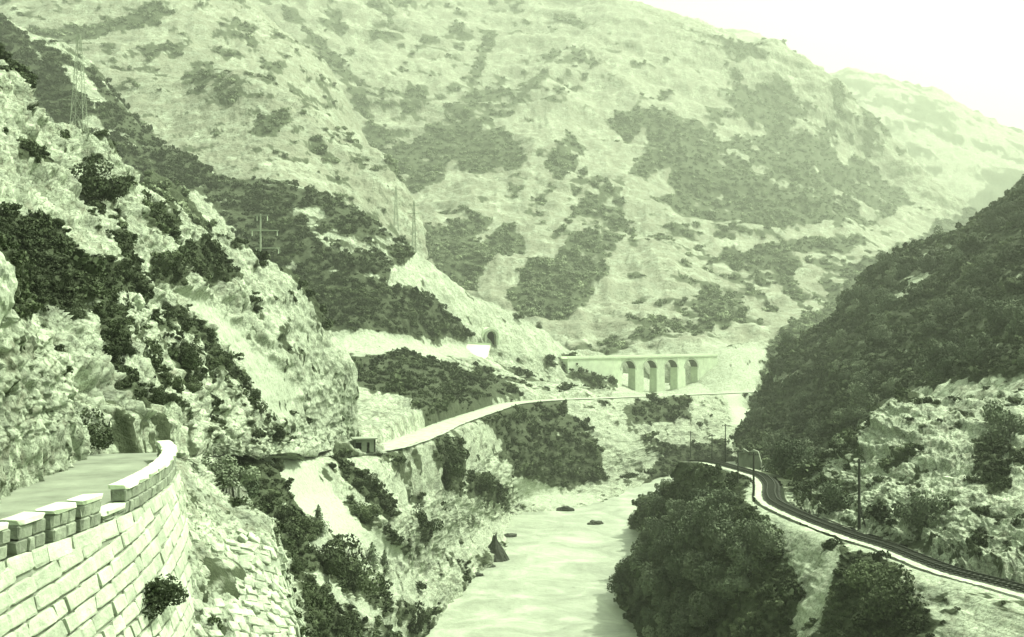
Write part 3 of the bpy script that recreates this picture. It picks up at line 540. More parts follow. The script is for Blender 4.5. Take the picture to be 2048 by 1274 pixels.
# water, ground
def water_mat():
    m, t, b = new_mat('river_water'); geo = t.nodes.new('ShaderNodeNewGeometry')
    mp = t.nodes.new('ShaderNodeMapping'); mp.inputs['Scale'].default_value = (0.085, 0.085, 1); mp.inputs['Rotation'].default_value = (0, 0, 0.1)
    t.links.new(geo.outputs['Position'], mp.inputs[0]); n = nnode(t, 1.0, 6, 0.68, mp.outputs[0]); n.inputs['Distortion'].default_value = 1.2
    r = ramp(t, n.outputs[0], [(0.32, g(0.22)), (0.5, g(0.33)), (0.68, g(0.50))]); t.links.new(r.outputs[0], b.inputs['Base Color'])
    b.inputs['Roughness'].default_value = 0.4; b.inputs['Specular IOR Level'].default_value = 0.5
    n2 = nnode(t, 0.5, 6, 0.65, geo.outputs['Position']); bp = t.nodes.new('ShaderNodeBump'); bp.inputs['Strength'].default_value = 0.5; bp.inputs['Distance'].default_value = 0.5
    t.links.new(n2.outputs[0], bp.inputs['Height']); t.links.new(bp.outputs[0], b.inputs['Normal'])
    return m
mw = water_mat()
tag(mesh_obj('river', [(-25,-60,-50),(70,-60,-50),(120,470,-50),(-25,470,-50)], [(0,1,2,3)], mw), 'milky river running through the gorge', kind='structure')
tag(mesh_obj('ground', [(-1480,-140,-62),(1930,-140,-62),(1930,3380,-62),(-1480,3380,-62)], [(0,1,2,3)], simple('valley_floor', .2, .3, .02)), 'valley floor under the hills', kind='structure')

# ------------------------------------------------------------------ road
def ribbon(name, path, o0, o1, dz, mat, parent=None, jitter=0.0, seed=0):
    T = np.gradient(path, axis=0); T[:, 2] = 0; T /= np.linalg.norm(T, axis=1, keepdims=True); Nn = np.c_[T[:, 1], -T[:, 0], np.zeros(len(T))]
    k = 5; vs = []; fs = []
    r = np.random.default_rng(seed)
    j0 = r.normal(0, jitter, len(path)); j1 = r.normal(0, jitter, len(path))
    for i in range(len(path)):
        for c in range(k):
            f = c/(k-1); o = (o0+j0[i])*(1-f)+(o1+j1[i])*f
            p = path[i]+Nn[i]*o; vs.append((p[0], p[1], p[2]+dz))
    for i in range(len(path)-1):
        for c in range(k-1): a = i*k+c; fs.append((a, a+1, a+k+1, a+k))
    return mesh_obj(name, vs, fs, mat, parent, True)
near = spline(ROAD, 400)
cut = 170
tag(ribbon('road', near[:cut+1], -2.3, 2.7, 0.0, M_ROAD), 'grey road bending out of sight round the rock', kind='structure')
tag(ribbon('road', near[cut:], -2.6, 2.6, 0.0, M_VERGE, jitter=.12), 'pale dusty road running on along the gorge', kind='structure')
tag(ribbon('road_verge', near, -3.5, -2.25, 0.02, M_VERGE, jitter=0.15, seed=1), 'dusty verge on the rock side of the road', kind='structure')
tag(ribbon('road_verge', near[cut:], 2.6, 3.4, 0.004, M_VERGE, jitter=0.1, seed=2), 'dusty verge on the valley side of the road', kind='structure')

# ------------------------------------------------------------------ parapet and retaining wall
TOP = np.array([(-14.6,12),(-13.7,19),(-12.95,24),(-12.35,28),(-12.02,31),(-11.9,34),(-12.1,37),(-12.6,40.5),(-13.6,44.5),(-15.2,48.5)])
TP = spline(np.c_[TOP, np.zeros(len(TOP))], 600)
SEG = np.r_[0, np.cumsum(np.hypot(*np.diff(TP[:, :2], axis=0).T))]
def on_top(s):
    i = int(np.clip(np.searchsorted(SEG, s), 1, len(SEG)-1)); f = (s-SEG[i-1])/(SEG[i]-SEG[i-1])
    p = TP[i-1]*(1-f)+TP[i]*f; t = TP[i]-TP[i-1]; t /= np.linalg.norm(t); return p, t
def s_at(y): return float(np.interp(y, TP[:, 1], SEG))
def stone_mesh(name, seed, mat, rough=0.14):
    r = random.Random(seed); bm = bmesh.new(); bmesh.ops.create_cube(bm, size=1.0)
    bmesh.ops.bevel(bm, geom=bm.edges[:], offset=0.11, segments=1, affect='EDGES')
    for v in bm.verts: v.co += Vector((r.uniform(-1,1), r.uniform(-1,1), r.uniform(-1,1)))*rough*0.5
    me = bpy.data.meshes.new(name); bm.to_mesh(me); bm.free(); me.materials.append(mat); return me
ST = [stone_mesh('stone', i, M_STONE) for i in range(8)]
RB = [stone_mesh('stone', 20+i, M_RUBBLE, 0.17) for i in range(8)]
PB = [stone_mesh('stone', 40+i, M_PARA, 0.12) for i in range(4)]
CPM = [stone_mesh('cap', 50+i, M_CAP, 0.13) for i in range(4)]
par = empty('parapet', (*on_top(s_at(30))[0][:2], -5.65), label='low roadside parapet of grey stone blocks with whitewashed caps and dark gaps', cat='parapet')
def pchild(name, me, p, rz, sc, parent):
    o = link_mesh(name, me, parent); o.location = Vector(p) - parent.location; o.rotation_euler = (0, 0, rz); o.scale = sc; return o
s = s_at(13); k = 0
while s < s_at(47.5):
    L = 1.62 if s < s_at(32.5) else 1.3
    gap = 0.34 if s < s_at(32.2) else 0.03
    p, t = on_top(s+L/2); rz = math.atan2(t[1], t[0]) + (0.05 if gap > .1 else 0)
    low = abs(p[1]-32.9) < 0.75
    zt = -4.80 if not low else -5.35
    n = np.array([t[1], -t[0]]); c = p[:2]-n*0.28
    h = zt-0.13+5.68
    W2 = L-gap+.03
    for rr_ in range(2):
        nn = 2+(k+rr_) % 2; cuts = [0]+sorted(min(.85, max(.15, (q_+1)/nn+random.uniform(-.1, .1))) for q_ in range(nn-1))+[1]
        for q_ in range(nn):
            m_ = ((cuts[q_]+cuts[q_+1])/2-.5)*W2; l_ = (cuts[q_+1]-cuts[q_])*W2-.02; hh = h/2
            pchild('stone', PB[(k+q_+rr_) % 4], (c[0]+t[0]*m_, c[1]+t[1]*m_, -5.68+hh*(rr_+.5)), rz, (l_, 0.5+random.uniform(-.04, .04), hh-.015), par)
    pchild('cap', CPM[k % 4], (c[0], c[1], zt-0.055), rz, (L-gap+0.06, 0.6, 0.16), par)
    s += L; k += 1
# retaining wall with battered coursed face
wall = empty('retaining_wall', (-11.5, 28, -14), label='bright battered retaining wall of coursed stone holding up the near road', cat='wall')
BAT = 0.27; tilt = -0.055
def wpt(sv, h):
    p, t = on_top(sv); n = np.array([t[1], -t[0]]); z = -5.66 + tilt*0.0*(p[1]-28) - h
    q = p[:2] + n*(0.10 + BAT*h); return Vector((q[0], q[1], z)), t, n
core_v = []; core_f = []; ns = 60; nh = 10
for i in range(ns):
    for j in range(nh):
        sv = s_at(12.5) + (s_at(48)-s_at(12.5))*i/(ns-1); p, t, n = wpt(sv, 8.6*j/(nh-1)); core_v.append(p - Vector((n[0]*0.05, n[1]*0.05, 0)) - wall.location)
for i in range(ns-1):
    for j in range(nh-1): a = i*nh+j; core_f.append((a, a+1, a+nh+1, a+nh))
mesh_obj('wall_core', core_v, core_f, M_MORTAR, wall)
CH = 0.47; cnt = 0
R_ = random.Random(5)
ledge = MB()
for row in range(-3, 21):
    h = 0.02 + row*CH; sv = s_at(13.2) + R_.uniform(0, .8)
    while sv < s_at(47.6):
        L = R_.uniform(0.45, 1.25)
        # courses dip gently away from the viewer
        if row == -3: p, t, n = wpt(sv+L/2, 0.2)
        else: p, t, n = wpt(sv+L/2, max(0.22, h+CH/2 - (on_top(sv+L/2)[0][1]-28)*0.11))
        if h+CH/2 - (on_top(sv+L/2)[0][1]-28)*0.11 < 0.36 and row > -3: sv += L; continue
        px_ = CX+F*p.x/p.y; py_ = HY-F*p.z/p.y
        if py_ < 1310 and -70 < px_:
            if cnt < 300:
                up = Vector((-n[0]*BAT, -n[1]*BAT, 1)).normalized(); tx = Vector((t[0], t[1], 0.11 if row > -3 else 0)).normalized(); nz = up.cross(tx).normalized(); up = tx.cross(nz)
                M3 = Matrix((tx, nz, up)).transposed()
                o = link_mesh('stone', ST[R_.randrange(8)], wall); o.location = p - Vector((n[0], n[1], 0))*0.055 - wall.location
                o.rotation_euler = M3.to_euler(); o.scale = (L-0.03, R_.uniform(.17, .25), (CH if row > -3 else .5)-0.05); cnt += 1
        sv += L
# rubble stones bedded in the bastion face (courses on its right half)
bw = empty('dry_stone_wall', tuple(BAST[BAST.shape[0]//2, BAST.shape[1]//2]), label='rough dry stone wall bulging out below the bend, right of the bright wall', cat='wall')
Mb, Nb = BAST.shape[:2]; cnt = 0
bx, by = proj(BAST)
rowsv = np.linspace(Mb*0.24, Mb*0.78, 19)
for ri, rv in enumerate(rowsv):
    u = Nb*(0.30 if ri > 1 else 0.55)
    while u < Nb*0.95:
        i = int(min(rv + 2*math.sin(u*0.012), Mb-2)); j = int(u)
        p = Vector(BAST[i, j]); 
        du = Vector(BAST[i, min(j+4, Nb-1)] - BAST[i, max(j-4, 0)]).normalized(); dv = Vector(BAST[max(i-6, 0), j] - BAST[min(i+6, Mb-1), j]).normalized()
        nz = du.cross(dv).normalized(); dv = nz.cross(du)
        px_, py_ = bx[i, j], by[i, j]
        L = R_.uniform(.32, .75)
        dloc = np.linalg.norm(BAST[i, min(j+4, Nb-1)]-BAST[i, max(j-4, 0)])/8; step = L*0.95/max(dloc, 1e-3)
        keep = 1.0 if u > Nb*0.46 else 0.3
        if py_ < 1300 and R_.random() < keep and cnt < 300:
            if nz.dot(-p) < 0: nz = -nz
            M3 = Matrix((du, nz.cross(du)*-1 if False else nz, dv)).transposed()
            if M3.determinant() < 0: M3 = Matrix((du, -nz, dv)).transposed()
            o = link_mesh('stone', RB[R_.randrange(8)], bw); o.location = p - nz*0.08 - bw.location; o.rotation_euler = M3.to_euler()
            o.scale = (L*.95, R_.uniform(.22, .36), R_.uniform(.28, .46)); cnt += 1
        u += max(3, min(step, 40))

# ------------------------------------------------------------------ viaduct, tunnel mouth, pale walls
V0 = np.array([27.5, 480.0]); VD = np.array([0.8, 0.6]); VN = np.array([0.6, -0.8])     # along, towards the viewer
ZT = -12.6
via = empty('viaduct', (V0[0]+VD[0]*50, V0[1]+VD[1]*50, -34), label='pale masonry railway viaduct with four round arches across the side valley', cat='viaduct')
def vp(t, off, z): return (V0[0]+VD[0]*t+VN[0]*off, V0[1]+VD[1]*t+VN[1]*off, z)
def vloc(v): return [tuple(Vector(p)-via.location) for p in v]
centers = [29.7, 43.2, 56.7, 70.2]; span = 8.6; rr = span/2; spring = ZT-1.3-rr
def arch_piece(c):
    vs, fs = [], []; n = 14
    xs = [c + rr*math.cos(math.pi*(1-i/n)) for i in range(n+1)]; zs = [spring + rr*math.sin(math.pi*i/n) for i in range(n+1)]
    for off in (2.2, -2.2):
        for i in range(n+1): vs.append(vp(xs[i], off, zs[i]))
        for i in range(n+1): vs.append(vp(xs[i], off, ZT-0.2))
    m = n+1
    for i in range(n):
        fs.append((i, i+1, m+i+1, m+i)); fs.append((2*m+i+1, 2*m+i, 3*m+i, 3*m+i+1)); pass
    sof = [(i+1, i, m+i, m+i+1) for i in range(n)]
    return vs, fs, sof, [vs[i] for i in range(m)]+[vs[2*m+i] for i in range(m)]
for c in centers:
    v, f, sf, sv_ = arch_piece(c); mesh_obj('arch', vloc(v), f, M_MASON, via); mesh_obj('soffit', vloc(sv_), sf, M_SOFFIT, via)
    ring = MB(); n = 13
    for i in range(n):
        a0 = math.pi*(i+.06)/n; a1 = math.pi*(i+.94)/n; b = len(ring.v)
        for off in (2.3, 2.1):
            for (a, r) in ((a0, rr), (a1, rr), (a1, rr+.75), (a0, rr+.75)): ring.v.append(vp(c-r*math.cos(a), off, spring+r*math.sin(a)))
        for q in ((0,1,2,3),(7,6,5,4),(0,4,5,1),(1,5,6,2),(2,6,7,3),(3,7,4,0)): ring.f.append(tuple(b+k_ for k_ in q))
    ring.v = vloc(ring.v); ring.build('arch_ring', M_STONE, via)
edges = [centers[0]-rr-(13.5-span)] + [c+rr for c in centers]
for i, e in enumerate(edges):
    w = 13.5-span; zb = -40
    v = []
    for (sgn, z) in ((0, ZT-0.2), (0.5, zb)):
        ex = sgn*0.9
        for (tt, oo) in ((e-ex, 2.2+ex), (e+w+ex, 2.2+ex), (e+w+ex, -2.2-ex), (e-ex, -2.2-ex)): v.append(vp(tt, oo, z))
    mesh_obj('pier', vloc(v), [(0,1,2,3),(7,6,5,4),(0,4,5,1),(1,5,6,2),(2,6,7,3),(3,7,4,0)], M_MASON, via)
def vbox(name, t0, t1, o0, o1, z0, z1, mat):
    v = [vp(t, o, z) for z in (z0, z1) for (t, o) in ((t0,o0),(t1,o0),(t1,o1),(t0,o1))]
    return mesh_obj(name, vloc(v), [(0,3,2,1),(4,5,6,7),(0,1,5,4),(1,2,6,5),(2,3,7,6),(3,0,4,7)], mat, via)
vbox('deck', -6, 88, -2.5, 2.5, ZT-0.2, ZT+0.2, M_PALE)
vbox('parapet', -6, 88, 2.25, 2.55, ZT+0.2, ZT+1.1, M_PALE); vbox('parapet', -6, 88, -2.55, -2.25, ZT+0.2, ZT+1.1, M_PALE)
aw = vbox('abutment', -6, 20.9, -2.2, 2.3, -32, ZT-0.2, M_PALE); vbox('abutment', 78.6, 88, -2.2, 2.3, -40, ZT-0.2, M_MASON)
tun = empty('tunnel_portal', at(982, 690, 440.5), label='stone tunnel mouth with dark round opening in the lit spur', cat='tunnel')
tl = tun.location; ta = math.radians(28)
Mr = Matrix.Rotation(ta, 3, 'Z')
def ring_faces(r0, r1, y0, y1, zoff, w):
    vs, fs = [], []; n = 14; prof0 = [(-r0, 0)] + [(-r0*math.cos(math.pi*i/n), zoff+r0*math.sin(math.pi*i/n)) for i in range(n+1)] + [(r0, 0)]
    prof1 = [(-r1, 0)] + [(-r1*math.cos(math.pi*i/n), zoff+r1*math.sin(math.pi*i/n)) for i in range(n+1)] + [(r1, 0)]
    m = len(prof0)
    for y in (y0, y1):
        for pr in (prof0, prof1):
            for (x, z) in pr: vs.append(tuple(Mr @ Vector((x, y, z))))
    for i in range(m-1):
        fs += [(i, i+1, m+i+1, m+i), (2*m+i+1, 2*m+i, 3*m+i, 3*m+i+1), (i+1, i, 2*m+i, 2*m+i+1), (m+i, m+i+1, 3*m+i+1, 3*m+i)]
    return vs, fs
v, f = ring_faces(2.1, 3.0, -0.6, 3.0, 3.4, 0); mesh_obj('arch_ring', v, f, M_STONE, tun)
v, f = ring_faces(3.0, 3.9, 0.2, 4.0, 3.2, 0); mesh_obj('headwall', v, f, M_MASON, tun)
v, f = ring_faces(1.0, 2.1, 0.5, 9.0, 3.4, 0)
b = MB(); b.box(Mr @ Vector((0, 1.4, 2.7)), (4.2, 0.3, 5.4), Mr); b.build('bore_shade', M_VOID, tun)  # near-black panel painting the shade inside the bore
pw = empty('retaining_wall', at(950, 692, 428), label='white trapezoid retaining wall just below the tunnel mouth', cat='wall')
q = [Vector(at(*k)) for k in ((920,690,428),(978,693,431),(972,716,424),(955,732,418))]; n_ = Vector((0.5, -0.7, 0.5)).normalized()
vs = [k_ + n_*1.5 - pw.location for k_ in q] + [k_ - n_*4 - pw.location for k_ in q]
mesh_obj('wall_face', vs, [(0,1,2,3),(7,6,5,4),(0,4,5,1),(1,5,6,2),(2,6,7,3),(3,7,4,0)], M_PALE, pw)
mb = MB(); mb.bar(Vector(vs[0])+Vector((0,0,.2)), Vector(vs[1])+Vector((0,0,.2)), .45, .45, 4); mb.build('coping', M_CAP, pw)

# ------------------------------------------------------------------ railway
trk = empty('railway_track', tuple(RAIL[3]), label='single railway track curving along the ledge above the river', cat='railway track')
rp = spline(RAIL, 260); T0 = trk.location
def rel(path): return path - np.array(T0)
ribbon('ballast', rel(rp), -1.25, 1.25, 0.12, M_BALLAST, trk, 0.05, 3)
for off in (-0.55, 0.55):
    T = np.gradient(rp, axis=0); T /= np.linalg.norm(T, axis=1, keepdims=True); Nn = np.c_[T[:, 1], -T[:, 0], 0*T[:, 0]]
    b = MB(); c = rel(rp + Nn*off)
    for i in range(0, len(c)-2, 2):
        a, e = Vector(c[i]), Vector(c[i+2]); d = (e-a); b.box((a+e)/2+Vector((0, 0, .32)), (d.length+.02, .09, .15), d.to_track_quat('X', 'Z').to_matrix())
    b.build('rail', M_STEEL, trk)
sb = MB(); dist = np.r_[0, np.cumsum(np.linalg.norm(np.diff(rp, axis=0), axis=1))]
for s_ in np.arange(0.4, dist[-1], 0.65):
    c = np.array([np.interp(s_, dist, rp[:, k_]) for k_ in range(3)]); i = int(np.searchsorted(dist, s_)); d = Vector(rp[min(i, 259)]-rp[max(i-1, 0)])
    sb.box(Vector(c)-T0+Vector((0, 0, .18)), (.22, 1.9, .14), d.to_track_quat('X', 'Z').to_matrix())
o = sb.build('sleepers', M_WOOD, trk); o['kind'] = 'stuff'
ribbon('shoulder', rel(rp), -2.25, -1.2, 0.05, M_SHOULD, trk, 0.1, 4)
cw = empty('cutting_wall', at(1498, 945, 196), label='flat grey cutting wall behind the two far telegraph poles', cat='wall')
q = [Vector(at(*k)) for k in ((1474,944,202),(1519,953,192),(1522,925,192),(1516,903,193),(1506,899,195),(1497,904,196),(1486,897,199),(1476,909,202))]
vs = [k_-cw.location for k_ in q] + [k_+Vector((0.25, 0.3, 0))-cw.location for k_ in q]
mesh_obj('wall_face', vs, [tuple(range(8)), tuple(range(15, 7, -1))]+[(i, i+8, (i+1)%8+8, (i+1)%8) for i in range(8)], M_CUT, cw)

# ------------------------------------------------------------------ poles and pylons
def telegraph_pole(x, y, z, h, label, mat, group=None, arms=1, r=0.13, strut=False):
    t = empty('telegraph_pole', (x, y, z), label=label, cat='pole', group=group)
    MB().bar((0,0,-1.2), (0,0,h), r, r*0.65, 8).build('post', mat, t)
    for k_ in range(arms):
        zz = h-0.35-0.55*k_; MB().box((0, -.14, zz), (1.5, .1, .12)).build('crossarm', mat, t)
        for xx in (-.62, -.25, .25, .62): MB().bar((xx,-.14,zz+.07), (xx,-.14,zz+.24), .05, .035, 6).build('insulator', M_PALE if mat is not M_WOOD else M_WOOD, t)
    if strut: MB().bar((0.05,0,h*0.35), (1.1,0,-1.0), .09, .09, 6).build('strut', mat, t)
    return t
telegraph_pole(39.9, 126.2, -23.0, 8.2, 'tall dark telegraph pole beside the nearer stretch of track', M_WOOD, r=.2, strut=True)
telegraph_pole(34.0, 154.5, -23.6, 6.4, 'dark telegraph pole on the river edge before the track bend', M_WOOD, r=.19)
telegraph_pole(*at(1476, 966, 170), 5.2, 'thinner dark telegraph pole just left of the bend pole', M_WOOD, r=.13)
for px, yt, yb, d, lb in ((1451,848,912,215,'faint far telegraph pole closest to the grey cutting wall'),(1424,868,916,250,'faint far telegraph pole, middle one above the river wood'),(1381,862,905,300,'faintest far telegraph pole, above the top of the river wood')):
    telegraph_pole(*at(px, yb, d), (yb-yt)/F*d, lb, M_WOOD, r=.13)
def power_pole(px, yt, yb, d, label, arms):
    x, y, z = at(px, yb, d); h = (yb-yt)/F*d; t = empty('power_pole', (x, y, z), label=label, cat='pole')
    MB().bar((0,0,-2), (0,0,h), .2, .11, 8).build('post', M_POLE, t)
    for (f, xl, xr) in arms:
        MB().box((0.5*(xl+xr), 0, h*f), (xr-xl, .14, .16)).build('crossarm', M_POLE, t)
        for xx in (xl+.2, xr-.2): MB().bar((xx,0,h*f-.1), (xx,0,h*f-.8), .06, .09, 6).build('insulator', M_PALE, t)
    return t
power_pole(521, 428, 592, 158, 'pale tall power pole on the near rocky hillside with two crossarms', ((.80,-1.4,2.6),(.585,-0.8,2.8),(.985,-0.7,1.2)))
def lattice(px, yt, yb, d, label, wb, arms, r=.11, nseg=7):
    x, y, z = at(px, yb, d); h = (yb-yt)/F*d; t = empty('lattice_pylon', (x, y, z), label=label, cat='pylon')
    w = lambda f: wb*(1-f)+wb*0.16*f
    leg = lambda sx, sy, f: Vector((sx*w(f)/2, sy*w(f)/2, h*f))
    for sx, sy in ((-1,-1),(1,-1),(1,1),(-1,1)): MB().bar(leg(sx,sy,-.12), leg(sx,sy,1), r, r*.8, 5).build('leg', M_POLE, t)
    br = MB()
    for i in range(nseg):
        f0, f1 = i/nseg, (i+1)/nseg
        for (a, b_) in (((-1,-1),(1,-1)),((1,-1),(1,1)),((1,1),(-1,1)),((-1,1),(-1,-1))):
            br.bar(leg(*a,f0), leg(*b_,f1), r*.5, None, 4); br.bar(leg(*b_,f0), leg(*a,f1), r*.5, None, 4); br.bar(leg(*a,f1), leg(*b_,f1), r*.5, None, 4)
    br.build('bracing', M_POLE, t)
    for (f, l) in arms: MB().bar((-l,0,h*f), (l,0,h*f), r*.9, None, 5).bar((-l,0,h*f), (0,0,h*(f+.05)), r*.6, None, 4).bar((l,0,h*f), (0,0,h*(f+.05)), r*.6, None, 4).build('arm', M_POLE, t)
lattice(158, 70, 340, 185, 'pale lattice pylon rising behind the near left rocks', 3.0, ((.94,2.2),(.52,3.6)), r=.06)
lattice(828, 402, 524, 432, 'distant pale lattice mast standing on the lit spur crest', 2.0, ((.93,2.2),(.80,2.8)), r=.14)
lattice(792, 372, 452, 560, 'faint smaller pylon on the stony spur behind the mast', 2.2, ((.9,2.4),), r=.13)
# hut by the road
hut = empty('roadside_hut', at(728, 903, 174), 0.25, label='small dark flat-roofed hut on the edge of the road below the rock', cat='hut')
MB().box((0, 1.1, 1.0), (3.1, 0.25, 2.0)).build('back_wall', M_DARK, hut)
for xx in (-1.55, 1.55): MB().box((xx, 0, 1.0), (0.25, 2.4, 2.0)).build('side_wall', M_DARK, hut)
MB().box((-0.1, -1.05, 1.0), (0.8, 0.2, 2.0)).box((1.1, -1.05, 1.0), (0.7, 0.2, 2.0)).box((0.0, -1.05, 1.75), (3.0, 0.18, 0.4)).build('front_wall', M_GREY, hut)
MB().box((0, 0, 2.12), (3.9, 3.0, 0.2)).build('roof', M_GREY, hut)
MB().box((-1.0, -0.6, .85), (.9, .08, 1.6)).build('opening_shade', M_VOID, hut)  # near-black panel set back in the opening to paint the shade inside

# ------------------------------------------------------------------ rocks in the water
def rock(name, loc, size, mat, label, seed, cone=False, rz=0):
    bm = bmesh.new(); bmesh.ops.create_icosphere(bm, subdivisions=4, radius=1.0); r = random.Random(seed); off = Vector((seed*3.1, seed*1.7, 0))
    from mathutils import noise
    for v in bm.verts:
        n = noise.fractal(v.co*1.3+off, 0.8, 2.1, 6); v.co *= 1+0.34*n+0.10*abs(noise.noise(v.co*3.5+off))
        if cone: k_ = max(0.2, 1-(v.co.z+.4)*0.62); v.co.x *= k_; v.co.y *= k_
        v.co.x *= size[0]; v.co.y *= size[1]; v.co.z *= size[2]
    me = bpy.data.meshes.new(name); bm.to_mesh(me); bm.free(); me.materials.append(mat)
    o = bpy.data.objects.new(name, me); COL.objects.link(o); o.location = loc; o.rotation_euler = (0, 0, rz); return tag(o, label, 'rock')
def on_water(px, py): d = 50*F/(py-HY); return ((px-CX)/F*d, d, -50)
x, y, z = on_water(990, 1120); rock('river_rock', (x, y, z), (3.9, 3.2, 4.9), M_WETROCK, 'dark pointed rock standing at the left edge of the river', 1, True)
x, y, z = on_water(962, 1134); rock('river_rock', (x, y, z), (2.6, 1.2, .7), M_WETROCK, 'low dark shelf of rock beside the pointed rock', 2)
x, y, z = on_water(940, 1152); rock('river_rock', (x, y, z), (2.8, 1.1, .8), M_WETROCK, 'long low dark rock at the water under the pale bank', 3)
x, y, z = on_water(1020, 1073); rock('river_rock', (x, y, z), (1.6, 1.1, .8), M_WETROCK, 'small dark rock lying out in the water above the pointed rock', 4)
x, y, z = on_water(1132, 1021); rock('river_rock', (x, y, z), (2.4, 1.4, 1.0), M_WETROCK, 'dark rock off the tip of the gravel promontory', 5)
x, y, z = on_water(1190, 1048); rock('river_rock', (x, y, z), (2.0, 1.4, .9), M_WETROCK, 'dark rock at the point of the river wood', 6)
rock('boulder', at(-8, 575, 31), (.45, .6, .95), M_RUBBLE, 'bright yellowish boulder jutting in at the left edge', 7)
rock('boulder', at(-4, 632, 31.5), (.5, .6, .3), M_RUBBLE, 'smaller pale boulder under the one at the left edge', 8)
for k_, (px, py, d, s_) in enumerate(((290,630,77,.32),(278,605,75,.36))):
    rock('boulder', at(px, py, d), (s_, s_, s_*1.5), M_STONE, ('pale pointed boulder on the crest of the stony spur', 'second pale boulder a little above on the spur crest')[k_], 11+k_)
tw = empty('terrace_wall', at(1950, 980, 122), label='pale terrace wall on the lit slope far right', cat='wall')
pts = [Vector(at(*p)) for p in ((1885,955,128),(1925,965,125),(1965,976,121),(2010,992,117),(2060,1012,113),(2120,1035,108))]
for a, e in zip(pts[:-1], pts[1:]):
    d = e-a; n_ = max(2, int(d.length/1.2))
    for i in range(n_):
        p = a+d*((i+.5)/n_)-tw.location
        for zz in (-.35, .05): 
            o = link_mesh('stone', ST[(i*3) % 8], tw); o.location = p+Vector((0, -.3, zz+R_.uniform(-.05, .05))); o.rotation_euler = (0, 0, math.atan2(d.y, d.x)); o.scale = (d.length/n_-.05, .6, .42)

# ------------------------------------------------------------------ plants
def crown_mesh(name, seed, n, mat, leaf=0.2, lobes=6, tall=1.0, flat=0.75, conifer=False):
    r = np.random.default_rng(seed); vs, fs = [], []
    C = r.normal(0, .42, (lobes, 3)); C[:, 2] = np.abs(C[:, 2])*tall*0.9+0.25; Rr = r.uniform(.38, .62, lobes)
    for k_ in range(n):
        if conifer:
            zz = r.random()**1.3; ang = r.random()*6.283; j = int(zz*11); ph = (j*2.4+seed) % 6.283; whorl = 0.42+0.58*max(0, math.cos(ang-ph))**1.5; rad = (1-zz)**.8*1.45*(0.25+0.75*r.random()**.7)*whorl
            p = np.array([rad*math.cos(ang), rad*math.sin(ang), zz*2.0-0.1*rad])
            nrm = np.array([math.cos(ang), math.sin(ang), .8])
        else:
            j = r.integers(lobes); v = r.normal(size=3); v /= np.linalg.norm(v); p = C[j]+v*Rr[j]*(0.55+0.45*r.random()**.5)*np.array([1, 1, flat]); nrm = v+r.normal(0, .55, 3)
            if p[2] < -.05: p[2] = r.uniform(0, .1)
        nrm = nrm/np.linalg.norm(nrm); a = np.cross(nrm, r.normal(size=3)); a /= np.linalg.norm(a)+1e-9; b = np.cross(nrm, a)
        s = leaf*r.uniform(.6, 1.4); i = len(vs)
        vs += [tuple(p-a*s-b*s*.6), tuple(p+a*s*.8-b*s*.7), tuple(p+a*s+b*s*.6), tuple(p-a*s*.7+b*s*.8)]; fs.append((i, i+1, i+2, i+3))
    me = bpy.data.meshes.new(name); me.from_pydata(vs, [], fs); me.update(); me.materials.append(mat); return me
def stem_mesh(seed, h, r0, limbs=4, spread=.5):
    r = random.Random(seed); b = MB(); p = Vector((0, 0, -.25)); top = Vector((r.uniform(-.1, .1), r.uniform(-.1, .1), h))
    b.bar(p, top*.6, r0, r0*.7, 6); b.bar(top*.6, top, r0*.7, r0*.35, 6)
    for k_ in range(limbs):
        a = r.random()*6.28; q = top*r.uniform(.35, .8); b.bar(q, q+Vector((math.cos(a)*spread, math.sin(a)*spread, .45)), r0*.45, r0*.15, 5)
    me = bpy.data.meshes.new('trunk'); me.from_pydata(b.v, [], b.f); me.update(); me.materials.append(M_BARK); return me
SCRUB = [crown_mesh('scrub_bush', 100+i, 170, M_LEAF, .16, 4+i % 3, .8) for i in range(5)]
BUSH = [crown_mesh('foliage', 200+i, 3200, M_LEAF, .045, 10, .8) for i in range(4)]
TREE = [crown_mesh('crown', 300+i, 2600, M_LEAFD, .054, 12, 1.2, .9) for i in range(6)]
CONI = [crown_mesh('crown', 400+i, 1500, M_LEAFD, .05, 1, conifer=True) for i in range(3)]
TRUNK = [stem_mesh(i, 1.0, .07) for i in range(4)]; STEM = [stem_mesh(20+i, .6, .045, 5, .4) for i in range(3)]
def tree(name, loc, s, label, cat, group, crowns, stems, part='crown', z=None, rz=None):
    t = empty(name, loc, random.random()*6.28 if rz is None else rz, label=label, cat=cat, group=group); t.scale = (s, s, s*random.uniform(.9, 1.25))
    c = link_mesh(part, random.choice(crowns), t); link_mesh('trunk' if part == 'crown' else 'stem', random.choice(stems), t)
    c.location = (0, 0, 0.35 if part == 'crown' and crowns is not CONI else 0.05)
    return t
